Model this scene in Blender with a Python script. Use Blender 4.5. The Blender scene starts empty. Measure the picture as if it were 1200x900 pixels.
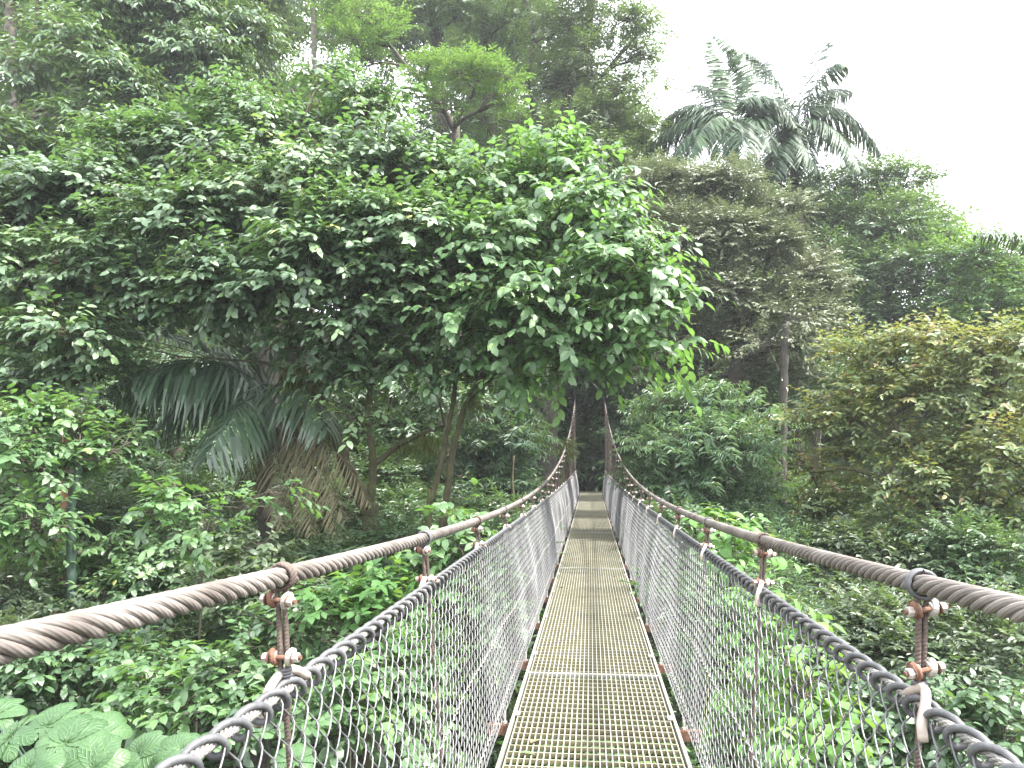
import bpy, math
import numpy as np
from mathutils import Vector

rng = np.random.default_rng(7)
scene = bpy.context.scene
COL = scene.collection
PI = math.pi

# ------------------------------------------------------------------ camera
F, CX, CY = 900.0, 600.0, 450.0           # focal length and centre in pixels of a 1200 x 900 frame
PITCH = math.atan(98 / 900)
YAW = math.atan(92 / 900 * math.cos(PITCH))
fwd = np.array([-math.sin(YAW) * math.cos(PITCH), math.cos(YAW) * math.cos(PITCH), math.sin(PITCH)])
upv = np.array([math.sin(YAW) * math.sin(PITCH), -math.cos(YAW) * math.sin(PITCH), math.cos(PITCH)])
rgt = np.array([math.cos(YAW), math.sin(YAW), 0.0])
cam = bpy.data.cameras.new('camera')
camo = bpy.data.objects.new('camera', cam)
COL.objects.link(camo)
camo.location = (0, 0, 0)
camo.rotation_euler = (PI / 2 + PITCH, 0, YAW)
cam.sensor_width = 36.0
cam.lens = 36.0 * F / 1200
cam.clip_start = 0.05
cam.clip_end = 3000
scene.camera = camo


def P(px, py, Y):
    """real point seen at that place of a 1200x900 picture, Y metres along the bridge"""
    d = fwd + (px - CX) / F * rgt - (py - CY) / F * upv
    return d * (Y / d[1])


def nrm(a):
    return a / np.maximum(np.linalg.norm(a, axis=-1, keepdims=True), 1e-9)


# ------------------------------------------------------------------ mesh builder
class Geo:
    def __init__(s):
        s.v, s.f, s.t, s.uv, s.n = [], [], [], [], 0

    def add(s, v, f, mat=0, tint=0.5, uv=None):
        v = np.asarray(v, dtype=np.float32).reshape(-1, 3)
        f = np.asarray(f, dtype=np.int64)
        if len(v) == 0:
            return
        s.v.append(v)
        s.f.append((f + s.n, mat))
        t = np.empty(len(v), np.float32)
        t[:] = tint
        s.t.append(t)
        s.uv.append(np.zeros((len(v), 2), np.float32) if uv is None else np.asarray(uv, np.float32).reshape(-1, 2))
        s.n += len(v)

    def build(s, name, mats, parent=None, smooth=False):
        me = bpy.data.meshes.new(name)
        V = np.concatenate(s.v)
        lv = np.concatenate([f.reshape(-1) for f, _ in s.f]).astype(np.int32)
        tot = np.concatenate([np.full(len(f), f.shape[1], np.int32) for f, _ in s.f])
        mi = np.concatenate([np.full(len(f), m, np.int32) for f, m in s.f])
        st = np.concatenate([[0], np.cumsum(tot)[:-1]]).astype(np.int32)
        me.vertices.add(len(V))
        me.vertices.foreach_set('co', V.reshape(-1))
        me.loops.add(len(lv))
        me.loops.foreach_set('vertex_index', lv)
        me.polygons.add(len(tot))
        me.polygons.foreach_set('loop_start', st)
        me.polygons.foreach_set('material_index', mi)
        me.polygons.foreach_set('use_smooth', np.full(len(tot), smooth))
        a = me.attributes.new('tint', 'FLOAT', 'POINT')
        a.data.foreach_set('value', np.concatenate(s.t))
        uvl = me.uv_layers.new(name='UVMap')
        UV = np.concatenate(s.uv)
        uvl.data.foreach_set('uv', UV[lv].reshape(-1))
        me.update(calc_edges=True)
        for m in (mats if isinstance(mats, (list, tuple)) else [mats]):
            me.materials.append(m)
        o = bpy.data.objects.new(name, me)
        COL.objects.link(o)
        if parent is not None:
            o.parent = parent
            o.matrix_parent_inverse = parent.matrix_basis.inverted()
        return o

    # K tubes of n points each
    def tubes(s, Pt, R, sides=6, ref=(0, 0, 1), mat=0, tint=0.5, caps=False):
        Pt = np.asarray(Pt, float)
        if Pt.ndim == 2:
            Pt = Pt[None]
        K, n, _ = Pt.shape
        R = np.broadcast_to(np.asarray(R, float), (K, n))
        T = np.empty_like(Pt)
        T[:, 1:-1] = Pt[:, 2:] - Pt[:, :-2]
        T[:, 0] = Pt[:, 1] - Pt[:, 0]
        T[:, -1] = Pt[:, -1] - Pt[:, -2]
        T = nrm(T)
        ref = np.broadcast_to(np.asarray(ref, float), Pt.shape)
        A = nrm(np.cross(T, ref))
        B = np.cross(A, T)
        ang = np.arange(sides) * 2 * PI / sides
        V = Pt[:, :, None] + R[:, :, None, None] * (np.cos(ang)[:, None] * A[:, :, None] + np.sin(ang)[:, None] * B[:, :, None])
        L = np.concatenate([np.zeros((K, 1)), np.cumsum(np.linalg.norm(np.diff(Pt, axis=1), axis=-1), axis=1)], 1)
        uv = np.stack([np.broadcast_to(np.arange(sides) / sides, (K, n, sides)), np.broadcast_to(L[:, :, None], (K, n, sides))], -1)
        k, i, j = np.meshgrid(np.arange(K), np.arange(n - 1), np.arange(sides), indexing='ij')
        b = k * n * sides
        j2 = (j + 1) % sides
        f = np.stack([b + i * sides + j, b + i * sides + j2, b + (i + 1) * sides + j2, b + (i + 1) * sides + j], -1).reshape(-1, 4)
        tt = tint if np.ndim(tint) == 0 else np.repeat(tint, n * sides)
        s.add(V, f, mat, tt, uv)
        if caps:
            bb = np.arange(K)[:, None] * n * sides
            c0 = bb + np.arange(sides)[::-1][None]
            c1 = bb + (n - 1) * sides + np.arange(sides)[None]
            s.f.append((np.concatenate([c0, c1]) + s.n - K * n * sides, mat))

    def boxes(s, C, H, mat=0, tint=0.5, axes=None):
        """C (K,3) centres, H (K,3) half sizes"""
        C = np.atleast_2d(np.asarray(C, float))
        H = np.broadcast_to(np.asarray(H, float), C.shape)
        q = np.array([[-1, -1, -1], [1, -1, -1], [1, 1, -1], [-1, 1, -1], [-1, -1, 1], [1, -1, 1], [1, 1, 1], [-1, 1, 1]], float)
        o = q[None] * H[:, None]
        if axes is not None:
            o = o @ np.asarray(axes, float)
        V = C[:, None] + o
        fq = np.array([[0, 3, 2, 1], [4, 5, 6, 7], [0, 1, 5, 4], [1, 2, 6, 5], [2, 3, 7, 6], [3, 0, 4, 7]])
        f = (np.arange(len(C))[:, None, None] * 8 + fq[None]).reshape(-1, 4)
        s.add(V, f, mat, tint)

    def leaves(s, O, D, N, L, W, tpl, mat=0, tint=0.5):
        tv, tf = tpl
        D = nrm(D)
        S_ = nrm(np.cross(D, N))
        N = np.cross(S_, D)
        L = np.broadcast_to(np.asarray(L, float), (len(O),))
        W = np.broadcast_to(np.asarray(W, float), (len(O),))
        V = O[:, None] + (tv[None, :, 0, None] * L[:, None, None]) * D[:, None] + (tv[None, :, 1, None] * W[:, None, None]) * S_[:, None] \
            + (tv[None, :, 2, None] * L[:, None, None]) * N[:, None]
        m = len(tv)
        t = np.repeat(np.broadcast_to(tint, (len(O),)), m)
        uv = np.broadcast_to(tv[None, :, :2], (len(O), m, 2))
        first = True
        for f in tf:
            f = np.asarray(f)
            ff = (np.arange(len(O))[:, None, None] * m + f[None]).reshape(-1, f.shape[1])
            if first:
                s.add(V, ff, mat, t, uv)
                first = False
            else:
                s.f.append((ff + s.n - len(O) * m, mat))


# leaf templates: x along, y across (unit width), z bulge (in lengths)
T_BROAD = (np.array([[0, 0, 0], [.33, 0, .05], [.7, 0, .02], [1, 0, -.10],
                     [.22, .40, .07], [.6, .46, .04], [.22, -.40, .07], [.6, -.46, .04], [.86, .2, -.04], [.86, -.2, -.04]], float),
           [[[0, 1, 4], [2, 3, 8], [0, 6, 1], [2, 9, 3]], [[1, 2, 5, 4], [1, 6, 7, 2]], [[2, 8, 5], [2, 7, 9]]])
T_SMALL = (np.array([[0, 0, 0], [.45, .42, .07], [1, 0, -.05], [.45, -.42, .07]], float), [[[0, 2, 1], [0, 3, 2]]])
T_HEX = (np.array([[0, 0, 0], [.3, .4, .06], [.7, .36, .03], [1, 0, -.1], [.7, -.36, .03], [.3, -.4, .06]], float),
         [[[0, 3, 2, 1], [0, 5, 4, 3]]])
T_BLADE = (np.array([[0, .15, 0], [0, -.15, 0], [.35, .5, .04], [.35, -.5, .04], [.7, .42, -.03], [.7, -.42, -.03], [1, 0, -.16]], float),
           [[[0, 1, 3, 2], [2, 3, 5, 4]], [[4, 5, 6]]])


# ------------------------------------------------------------------ materials
def newmat(name):
    m = bpy.data.materials.new(name)
    m.use_nodes = True
    nt = m.node_tree
    nt.nodes.clear()
    return m, nt, nt.nodes, nt.links


def ramp(nodes, stops):
    r = nodes.new('ShaderNodeValToRGB')
    e = r.color_ramp.elements
    while len(e) < len(stops):
        e.new(0.5)
    for k, (p, c) in enumerate(stops):
        e[k].position = p
        e[k].color = (*c, 1)
    return r


def leaf_mat(name, stops, rough=0.42, spec=0.5, trans=0.28, tcol=(0.30, 0.50, 0.06), veins=False):
    m, nt, N, L = newmat(name)
    out = N.new('ShaderNodeOutputMaterial')
    at = N.new('ShaderNodeAttribute'); at.attribute_name = 'tint'
    stops = [(p_, tuple((.84 * x + .16 * (.3 * c_[0] + .6 * c_[1] + .1 * c_[2])) * 1.12 for x in c_)) for p_, c_ in stops]
    r = ramp(N, stops)
    L.new(at.outputs['Fac'], r.inputs[0])
    col = r.outputs[0]
    if veins:
        uv = N.new('ShaderNodeUVMap')
        sp = N.new('ShaderNodeSeparateXYZ'); L.new(uv.outputs[0], sp.inputs[0])
        ab = N.new('ShaderNodeMath'); ab.operation = 'ABSOLUTE'; L.new(sp.outputs[1], ab.inputs[0])
        sb = N.new('ShaderNodeMath'); sb.operation = 'MULTIPLY_ADD'; sb.inputs[1].default_value = -0.55; L.new(ab.outputs[0], sb.inputs[0]); L.new(sp.outputs[0], sb.inputs[2])
        mu = N.new('ShaderNodeMath'); mu.operation = 'MULTIPLY'; mu.inputs[1].default_value = 44; L.new(sb.outputs[0], mu.inputs[0])
        sn = N.new('ShaderNodeMath'); sn.operation = 'SINE'; L.new(mu.outputs[0], sn.inputs[0])
        pw = N.new('ShaderNodeMapRange'); pw.inputs[1].default_value = .3; pw.inputs[2].default_value = 1; L.new(sn.outputs[0], pw.inputs[0])
        md = N.new('ShaderNodeMath'); md.operation = 'LESS_THAN'; md.inputs[1].default_value = 0.018; L.new(ab.outputs[0], md.inputs[0])
        mx = N.new('ShaderNodeMath'); mx.operation = 'MAXIMUM'; L.new(pw.outputs[0], mx.inputs[0]); L.new(md.outputs[0], mx.inputs[1])
        sc = N.new('ShaderNodeMath'); sc.operation = 'MULTIPLY'; sc.inputs[1].default_value = 0.22; L.new(mx.outputs[0], sc.inputs[0])
        mc = N.new('ShaderNodeMix'); mc.data_type = 'RGBA'; L.new(sc.outputs[0], mc.inputs[0]); L.new(col, mc.inputs[6]); mc.inputs[7].default_value = (0.20, 0.32, 0.12, 1)
        col = mc.outputs[2]
    b = N.new('ShaderNodeBsdfPrincipled')
    L.new(col, b.inputs['Base Color'])
    b.inputs['Roughness'].default_value = rough
    b.inputs['Specular IOR Level'].default_value = spec
    t = N.new('ShaderNodeBsdfTranslucent')
    mt = N.new('ShaderNodeMix'); mt.data_type = 'RGBA'; mt.blend_type = 'MIX'; mt.inputs[0].default_value = 0.6
    L.new(col, mt.inputs[6]); mt.inputs[7].default_value = (*tcol, 1)
    L.new(mt.outputs[2], t.inputs[0])
    ms = N.new('ShaderNodeMixShader'); ms.inputs[0].default_value = trans
    L.new(b.outputs[0], ms.inputs[1]); L.new(t.outputs[0], ms.inputs[2])
    if veins:
        bp = N.new('ShaderNodeBump'); bp.inputs['Strength'].default_value = 0.5; bp.inputs['Distance'].default_value = 0.01
        L.new(mx.outputs[0], bp.inputs['Height']); L.new(bp.outputs[0], b.inputs['Normal'])
    L.new(ms.outputs[0], out.inputs[0])
    return m


def noise_mat(name, c1, c2, scale=8, rough=0.8, metal=0.0, bump=0.3, c3=None, coord='Object', dist=0.01, wave=None, spec=0.5, thr=(0.35, 0.65)):
    m, nt, N, L = newmat(name)
    out = N.new('ShaderNodeOutputMaterial')
    tc = N.new('ShaderNodeTexCoord')
    no = N.new('ShaderNodeTexNoise'); no.inputs['Scale'].default_value = scale; no.inputs['Detail'].default_value = 6; no.inputs['Roughness'].default_value = .65
    L.new(tc.outputs[coord], no.inputs['Vector'])
    stops = [(thr[0], c1), (thr[1], c2)]
    if c3 is not None:
        stops.append((min(thr[1] + .1, 1), c3))
    r = ramp(N, stops)
    L.new(no.outputs[0], r.inputs[0])
    b = N.new('ShaderNodeBsdfPrincipled')
    L.new(r.outputs[0], b.inputs['Base Color'])
    b.inputs['Roughness'].default_value = rough
    b.inputs['Metallic'].default_value = metal
    b.inputs['Specular IOR Level'].default_value = spec
    h = no.outputs[0]
    if wave:
        mp = N.new('ShaderNodeMapping'); mp.inputs['Scale'].default_value = (wave[0], wave[1], 1)
        L.new(tc.outputs['UV'], mp.inputs[0])
        sp = N.new('ShaderNodeSeparateXYZ'); L.new(mp.outputs[0], sp.inputs[0])
        ad = N.new('ShaderNodeMath'); ad.operation = 'ADD'; L.new(sp.outputs[0], ad.inputs[0]); L.new(sp.outputs[1], ad.inputs[1])
        sn = N.new('ShaderNodeMath'); sn.operation = 'SINE'; L.new(ad.outputs[0], sn.inputs[0])
        h = sn.outputs[0]
    if bump:
        bp = N.new('ShaderNodeBump'); bp.inputs['Strength'].default_value = bump; bp.inputs['Distance'].default_value = dist
        L.new(h, bp.inputs['Height']); L.new(bp.outputs[0], b.inputs['Normal'])
    L.new(b.outputs[0], out.inputs[0])
    return m


M_BARK = noise_mat('bark', (.035, .029, .022), (.095, .082, .062), 9, .9, bump=.6, dist=.02)
M_BARKL = noise_mat('bark_lichen', (.055, .045, .034), (.17, .155, .125), 7, .9, bump=.6, dist=.02)
M_BARKM = noise_mat('bark_mossy', (.038, .030, .020), (.060, .066, .022), 5, .95, bump=.8, dist=.03, c3=(.085, .095, .028))
M_BARKO = noise_mat('bark_orange', (.16, .075, .035), (.24, .13, .07), 6, .85)
M_BARKG = noise_mat('bark_green', (.014, .034, .022), (.024, .055, .036), 4, .6, bump=.1)
M_BARKD = noise_mat('bark_dark', (.022, .019, .015), (.06, .052, .042), 7, .9, bump=.6, dist=.03)
M_MOSS = leaf_mat('moss', [(0, (.045, .060, .014)), (.6, (.085, .105, .025)), (1, (.14, .13, .04))], .9, .1, .2)

M_L1 = leaf_mat('leaf_glossy', [(0, (.022, .060, .022)), (.35, (.045, .110, .040)), (.65, (.105, .185, .075)), (.97, (.12, .21, .06)), (1, (.30, .32, .06))], .5, 1.0, .26, (.24, .46, .07))
M_L1B = leaf_mat('leaf_glossy_light', [(0, (.028, .080, .024)), (.35, (.055, .135, .038)), (.8, (.09, .19, .05)), (1, (.16, .28, .05))], .5, .9, .36, (.26, .50, .07))
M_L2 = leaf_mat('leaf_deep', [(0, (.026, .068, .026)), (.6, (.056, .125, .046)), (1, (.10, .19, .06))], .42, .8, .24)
M_L3 = leaf_mat('leaf_grey_green', [(0, (.032, .060, .028)), (.6, (.070, .110, .052)), (1, (.12, .16, .06))], .45, .8, .25)
M_L4 = leaf_mat('leaf_bright', [(0, (.036, .105, .024)), (.6, (.058, .155, .034)), (1, (.10, .22, .045))], .45, .4, .4)
M_L5 = leaf_mat('leaf_olive', [(0, (.080, .108, .048)), (.5, (.145, .178, .085)), (.85, (.215, .24, .13)), (1, (.25, .23, .13))], .45, .8, .22, (.22, .28, .10))
M_L6 = leaf_mat('leaf_autumn', [(0, (.045, .085, .030)), (.40, (.080, .140, .040)), (.68, (.14, .19, .055)), (.84, (.22, .21, .07)), (.95, (.25, .16, .07)), (1, (.24, .10, .06))], .45, .5, .34, (.42, .42, .07))
M_L7 = leaf_mat('leaf_pinnate', [(0, (.040, .100, .050)), (.6, (.075, .155, .075)), (1, (.12, .22, .09))], .4, .7, .28)
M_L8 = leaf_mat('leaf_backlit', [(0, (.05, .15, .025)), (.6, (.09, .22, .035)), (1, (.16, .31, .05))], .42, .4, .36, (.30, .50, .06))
M_PALM = leaf_mat('leaf_palm', [(0, (.012, .034, .016)), (.6, (.026, .058, .026)), (1, (.06, .11, .045))], .5, .25, .06)
M_PALMD = leaf_mat('leaf_palm_dark', [(0, (.022, .052, .026)), (.6, (.044, .090, .044)), (1, (.12, .16, .10))], .38, .7, .1)
M_DEAD = leaf_mat('leaf_dead', [(0, (.05, .042, .022)), (.6, (.10, .088, .045)), (1, (.17, .15, .08))], .8, .2, .15, (.3, .25, .1))
M_CEC = leaf_mat('leaf_lobed', [(0, (.024, .072, .024)), (.6, (.044, .108, .036)), (1, (.066, .145, .048))], .45, .4, .25, (.24, .42, .08), veins=True)
M_UND = leaf_mat('leaf_under', [(0, (.014, .040, .015)), (.6, (.032, .078, .025)), (1, (.065, .13, .035))], .5, .4, .2)
M_SOIL = noise_mat('soil', (.018, .020, .010), (.04, .038, .02), 1.2, 1, bump=.5, dist=.1)

M_ROPE = noise_mat('steel_rope_weathered', (.10, .084, .074), (.22, .195, .178), 5, .65, .2, .35, c3=(.22, .195, .18), wave=(2 * PI * 9, 2 * PI * 9), dist=.0010)
M_NETROPE = noise_mat('steel_rope_pale', (.15, .14, .13), (.30, .29, .275), 20, .6, .2, .4, wave=(2 * PI * 5, 2 * PI * 90), dist=.001)
M_WIRE = noise_mat('galvanised_wire', (.085, .085, .09), (.20, .20, .205), 2.4, .5, .4, 0, thr=(.3, .62), c3=(.12, .125, .065))
M_LACE = noise_mat('lacing_hose', (.060, .062, .068), (.12, .12, .125), 30, .55, .1, .2)
M_RUST = noise_mat('rusty_steel', (.10, .048, .030), (.19, .10, .065), 35, .8, .1, .4, c3=(.24, .21, .19), dist=.002)
M_RUSTD = noise_mat('rusty_strand', (.060, .040, .033), (.13, .10, .085), 30, .75, .15, .5, wave=(2 * PI * 2, 2 * PI * 110), dist=.001)
M_GALV = noise_mat('galvanised_fitting', (.33, .30, .26), (.55, .53, .50), 40, .5, .3, .3, c3=(.36, .22, .14), dist=.002)
M_SLEEVE = noise_mat('pale_hose', (.30, .235, .20), (.47, .41, .36), 18, .5, 0, .15)
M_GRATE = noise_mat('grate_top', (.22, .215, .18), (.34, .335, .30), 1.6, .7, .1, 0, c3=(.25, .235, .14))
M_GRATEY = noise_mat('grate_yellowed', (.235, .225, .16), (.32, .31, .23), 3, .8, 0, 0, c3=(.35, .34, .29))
M_GRATES = noise_mat('grate_sides', (.125, .115, .062), (.20, .185, .11), 3, .85, 0, 0)  # bar sides and undersides, a darker yellow-olive than the tops
M_CONC = noise_mat('dark_concrete', (.05, .047, .05), (.10, .09, .09), 3, .9)
M_WOODD = noise_mat('dark_timber', (.035, .030, .034), (.065, .055, .058), 5, .85)
M_WHITE = noise_mat('pale_cap', (.45, .46, .45), (.62, .63, .62), 8, .6)


# ------------------------------------------------------------------ object helpers
def thing(name, label, cat, loc=(0, 0, 0), group=None):
    o = bpy.data.objects.new(name, None)
    COL.objects.link(o)
    o.location = loc
    o.empty_display_size = .3
    o['label'] = label
    o['category'] = cat
    if group:
        o['group'] = group
    bpy.context.view_layer.update()
    return o


def child_empty(name, loc, parent):
    o = bpy.data.objects.new(name, None)
    COL.objects.link(o)
    o.location = loc
    o.parent = parent
    o.matrix_parent_inverse = parent.matrix_basis.inverted()
    return o


# ------------------------------------------------------------------ terrain
def smst(a, b, x):
    t = np.clip((x - a) / (b - a), 0, 1)
    return t * t * (3 - 2 * t)


def ground(x, y):
    x = np.asarray(x, float); y = np.asarray(y, float)
    floor = -11.0
    left = floor + 7.0 * smst(-4, -15, x) + .22 * np.clip(-15 - x, 0, 60)
    right = floor + 5.5 * smst(5, 22, x) + .10 * np.clip(x - 22, 0, 60)
    near = floor + 7.0 * smst(4, -8, y)
    far = floor + 9.5 * smst(26, 39, y) + .16 * np.clip(y - 40, 0, 60)
    z = np.maximum(np.maximum(left, right), np.maximum(near, far))
    z = z + .35 * np.sin(x * .9 + 1.3 * np.sin(y * .5)) + .3 * np.sin(y * 1.1 + x * .4)
    dist = np.hypot(x, y)
    z = z - .5 * np.clip(dist - 110, 0, 400) * .5
    return z


def make_terrain():
    r = np.concatenate([np.linspace(-40, 60, 120), ])
    xs = np.concatenate([[-1500, -600, -250, -120, -80], np.linspace(-60, 60, 110), [80, 120, 250, 600, 1500]])
    ys = np.concatenate([[-1500, -500, -150, -60], np.linspace(-25, 95, 110), [130, 250, 600, 1500]])
    X, Yg = np.meshgrid(xs, ys, indexing='ij')
    Z = ground(X, Yg)
    Z = np.maximum(Z, -60)
    g = Geo()
    nx, ny = X.shape
    i, j = np.meshgrid(np.arange(nx - 1), np.arange(ny - 1), indexing='ij')
    f = np.stack([i * ny + j, (i + 1) * ny + j, (i + 1) * ny + j + 1, i * ny + j + 1], -1).reshape(-1, 4)
    g.add(np.stack([X, Yg, Z], -1), f)
    o = g.build('ground', M_SOIL, smooth=True)
    o['kind'] = 'structure'
    # ground cover
    n = 240000
    x = rng.uniform(-34, 30, n); y = rng.uniform(1, 62, n)
    keep = (np.abs(x) > 1.3) | (y < 34) | (y > 45)
    x, y = x[keep], y[keep]
    n = len(x)
    cl = .5 + .5 * np.sin(x * 1.7 + 2 * np.sin(y * .8)) * np.sin(y * 1.3 + np.cos(x))
    z = ground(x, y) + rng.uniform(0, 1, n) ** 1.3 * (.5 + 2.2 * cl)
    a = rng.uniform(0, 2 * PI, n)
    D = np.stack([np.cos(a), np.sin(a), rng.uniform(-.5, .3, n)], -1)
    Nn = np.stack([rng.normal(0, .35, n), rng.normal(0, .35, n) - .2, np.ones(n)], -1)
    g = Geo()
    Ls = rng.uniform(.22, .5, n)
    g.leaves(np.stack([x, y, z], -1), D, Nn, Ls, Ls * .5, T_SMALL, 0, np.clip(cl * .6 + rng.normal(.1, .18, n), 0, 1))
    o = g.build('undergrowth', M_UND)
    o['kind'] = 'stuff'
    o['label'] = 'dark green leafy ground cover over the ravine slopes'
    o['category'] = 'undergrowth'


make_terrain()


# ------------------------------------------------------------------ plants
def sphere_dirs(n):
    return nrm(rng.normal(0, 1, (n, 3)))


def curve(a, b, n=7, sag=.0, wob=.06):
    a = np.asarray(a, float); b = np.asarray(b, float)
    t = np.linspace(0, 1, n)[:, None]
    L = np.linalg.norm(b - a)
    p = a + (b - a) * t
    p[:, 2] += sag * L * np.sin(t[:, 0] * PI)
    w = np.cumsum(rng.normal(0, wob * L / n, (n, 3)), 0)
    w -= t * w[-1]
    return p + w


def smooth_path(pts, n):
    """Catmull-Rom through the points"""
    pts = np.asarray(pts, float)
    if len(pts) < 3:
        return curve(pts[0], pts[-1], n)
    Q = np.concatenate([[2 * pts[0] - pts[1]], pts, [2 * pts[-1] - pts[-2]]])
    out = []
    seg = len(pts) - 1
    for u in np.linspace(0, seg - 1e-6, n):
        k = int(u); t = u - k
        p0, p1, p2, p3 = Q[k:k + 4]
        out.append(.5 * ((2 * p1) + (-p0 + p2) * t + (2 * p0 - 5 * p1 + 4 * p2 - p3) * t * t + (-p0 + 3 * p1 - 3 * p2 + p3) * t ** 3))
    return np.array(out)


COVER = 3.0


def foliage(g, blobs, sp):
    """blobs: list of (centre, radius).  returns list of sub-clump centres"""
    subs_all = []
    for c, R in blobs:
        m = sp.get('subs', 9)
        u = sphere_dirs(m * 3)
        u = u[u[:, 2] > -.45][:m]
        flat = sp.get('flat', .75)
        ctr = c + u * np.array([1, 1, flat]) * R * rng.uniform(.45, .85, (len(u), 1))
        rs = R * rng.uniform(.32, .52, len(u))
        subs_all.append((c, ctr))
        leaf = sp['len']; wid = leaf * sp.get('w', .5)
        area = leaf * wid * .62
        n_leaf = COVER * sp.get('cov', 3.2) * PI * R * R * flat / area
        nps = sp.get('nps', 12)
        S = max(4, int(n_leaf / nps))
        k = rng.integers(0, len(u), S)
        v = sphere_dirs(S)
        v[:, 2] = np.abs(v[:, 2]) * np.where(rng.random(S) < .78, 1, -1)
        o = ctr[k] + v * np.array([1, 1, sp.get('sflat', .6)]) * rs[k][:, None] * rng.uniform(.15, 1, (S, 1)) ** .5
        d = v * np.array([1, 1, .5]) + (o - c) / R * .7 + rng.normal(0, .28, (S, 3))
        d[:, 2] += sp.get('rise', .0)
        d = nrm(d)
        Ls = sp.get('spray', .7) * rng.uniform(.6, 1.25, S)
        sidev = nrm(np.cross(d, np.array([0, 0, 1.0]) + rng.normal(0, .2, (S, 3))))
        upn = np.cross(sidev, d)
        droop = sp.get('droop', .5)
        t = (np.arange(nps) + .6) / nps
        T = t[None, :, None]
        base = o[:, None] + d[:, None] * Ls[:, None, None] * T
        base = base + np.array([0, 0, -1.0]) * (Ls[:, None, None] * T ** 2 * droop * .35)
        alt = np.where(np.arange(nps) % 2 == 0, 1., -1.)[None, :, None]
        ld = d[:, None] * sp.get('ahead', .75) + sidev[:, None] * alt * rng.uniform(.5, 1.1, (S, nps, 1)) \
            + np.array([0, 0, -1.0]) * droop * rng.uniform(.3, 1.4, (S, nps, 1)) + rng.normal(0, .16, (S, nps, 3))
        ln = upn[:, None] + rng.normal(0, sp.get('njit', .3), (S, nps, 3)) + np.array([0, 0, .35]) + d[:, None] * droop * .5 + ((o - c) / R * sp.get('face', .9))[:, None]
        sz = leaf * rng.uniform(.65, 1.2, (S, nps)) * (1 - .25 * np.abs(t - .55)[None])
        tb = rng.normal(.42, .10) + rng.normal(0, .12, (S, 1)) + rng.normal(0, .15, (S, nps)) + .22 * (rng.random((S, 1)) < sp.get('young', .06))
        g.leaves(base.reshape(-1, 3), ld.reshape(-1, 3), ln.reshape(-1, 3), sz.reshape(-1), sz.reshape(-1) * sp.get('w', .5),
                 sp.get('tpl', T_SMALL), 0, np.clip(tb, 0, 1).reshape(-1))
        # twigs carrying the leaves
        if sp.get('twigs', True):
            q = np.stack([o - d * .25 * Ls[:, None], o + d * .5 * Ls[:, None] - np.array([0, 0, 1.]) * (Ls * .25 * droop * .35)[:, None], base[:, -1]], 1)
            tr = sp.get('twig_r', .006)
            g.tubes(q, np.array([1.3, 1, .5]) * tr, 3, mat=1)
    return subs_all


def tree(name, label, trunks, blobs, sp, leafm, barkm, cat='tree', group=None, base=None, moss=None, tsides=9, limb=.045, nroot=True):
    """trunks: list of (points, r0, r1) already in world metres; the first begins at the foot"""
    foot = np.array(trunks[0][0][0], float) if base is None else base
    t = thing(name, label, cat, tuple(foot), group)
    gt, gc = Geo(), Geo()
    nodes = []
    for pts, r0, r1 in trunks:
        n = max(10, len(pts) * 6)
        p = smooth_path(pts, n)
        p[1:-1] += rng.normal(0, r0 * .10, (n - 2, 3))
        rr = np.linspace(r0, r1, n) * (1 + .10 * np.sin(np.arange(n) * 1.9 + rng.random() * 6))
        ref = (0, 1, .01) if abs(p[-1, 2] - p[0, 2]) > np.linalg.norm((p[-1] - p[0])[:2]) else (0, 0, 1)
        gt.tubes(p, rr, tsides, ref, 0, caps=True)
        nodes += [(q, r) for q, r in zip(p[n // 3:], rr[n // 3:])]
    NP = np.array([q for q, _ in nodes]); NR = np.array([r for _, r in nodes])
    for c, ctr in foliage(gc, blobs, sp):
        # limb from the nearest lower trunk node
        dist = np.linalg.norm(NP - c, axis=1) + 1.2 * np.clip(NP[:, 2] - c[2], 0, 9)
        k = int(np.argmin(dist))
        a = NP[k]
        rl = min(NR[k] * .75, limb + .02 * np.linalg.norm(c - a) ** .5)
        lp = curve(a, c - np.array([0, 0, .1]), 8, .04, .12)
        lr = np.linspace(rl, rl * .45, 8)
        gt.tubes(lp, lr, 6, (0.3, 1, .05) if abs((c - a)[2]) > np.hypot(*(c - a)[:2]) else (0, 0, 1), 1)
        for q in ctr:
            kk = int(rng.integers(4, 8))
            sp_ = curve(lp[kk], q, 6, .05, .15)
            gt.tubes(sp_, np.linspace(lr[kk] * .6, .006, 6), 5, (.2, .9, .3), 1)
    bk2 = M_BARK if barkm in (M_BARKO, M_BARKG) else barkm
    gt.build('trunk', [barkm, bk2], t, smooth=True)
    gc.build('crown', [leafm, bk2], t)
    if moss:
        for q, r, ln, cnt in moss:
            gm = Geo()
            q = np.asarray(q, float)
            o = q + rng.normal(0, r * .8, (cnt, 3)) * np.array([1, .6, .7])
            d = np.stack([rng.normal(0, .25, cnt), rng.normal(0, .25, cnt), -np.ones(cnt)], -1)
            Ls = ln * rng.uniform(.05, 1.0, cnt) ** 1.5
            gm.leaves(o, d, sphere_dirs(cnt), Ls, Ls * .08 + .010, T_SMALL, 0, rng.uniform(0, 1, cnt))
            gm.build('moss_foliage', M_MOSS, t)
    return t


def B(lst):
    """(px, py, Y, r_px) -> centre, radius"""
    return [(P(x, y, Y), r / F * Y) for x, y, Y, r in lst]


def foot(p, extra=0.3):
    return np.array([p[0], p[1], float(ground(p[0], p[1])) - extra])


def PT(lst):
    return [P(*q) for q in lst]


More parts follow.
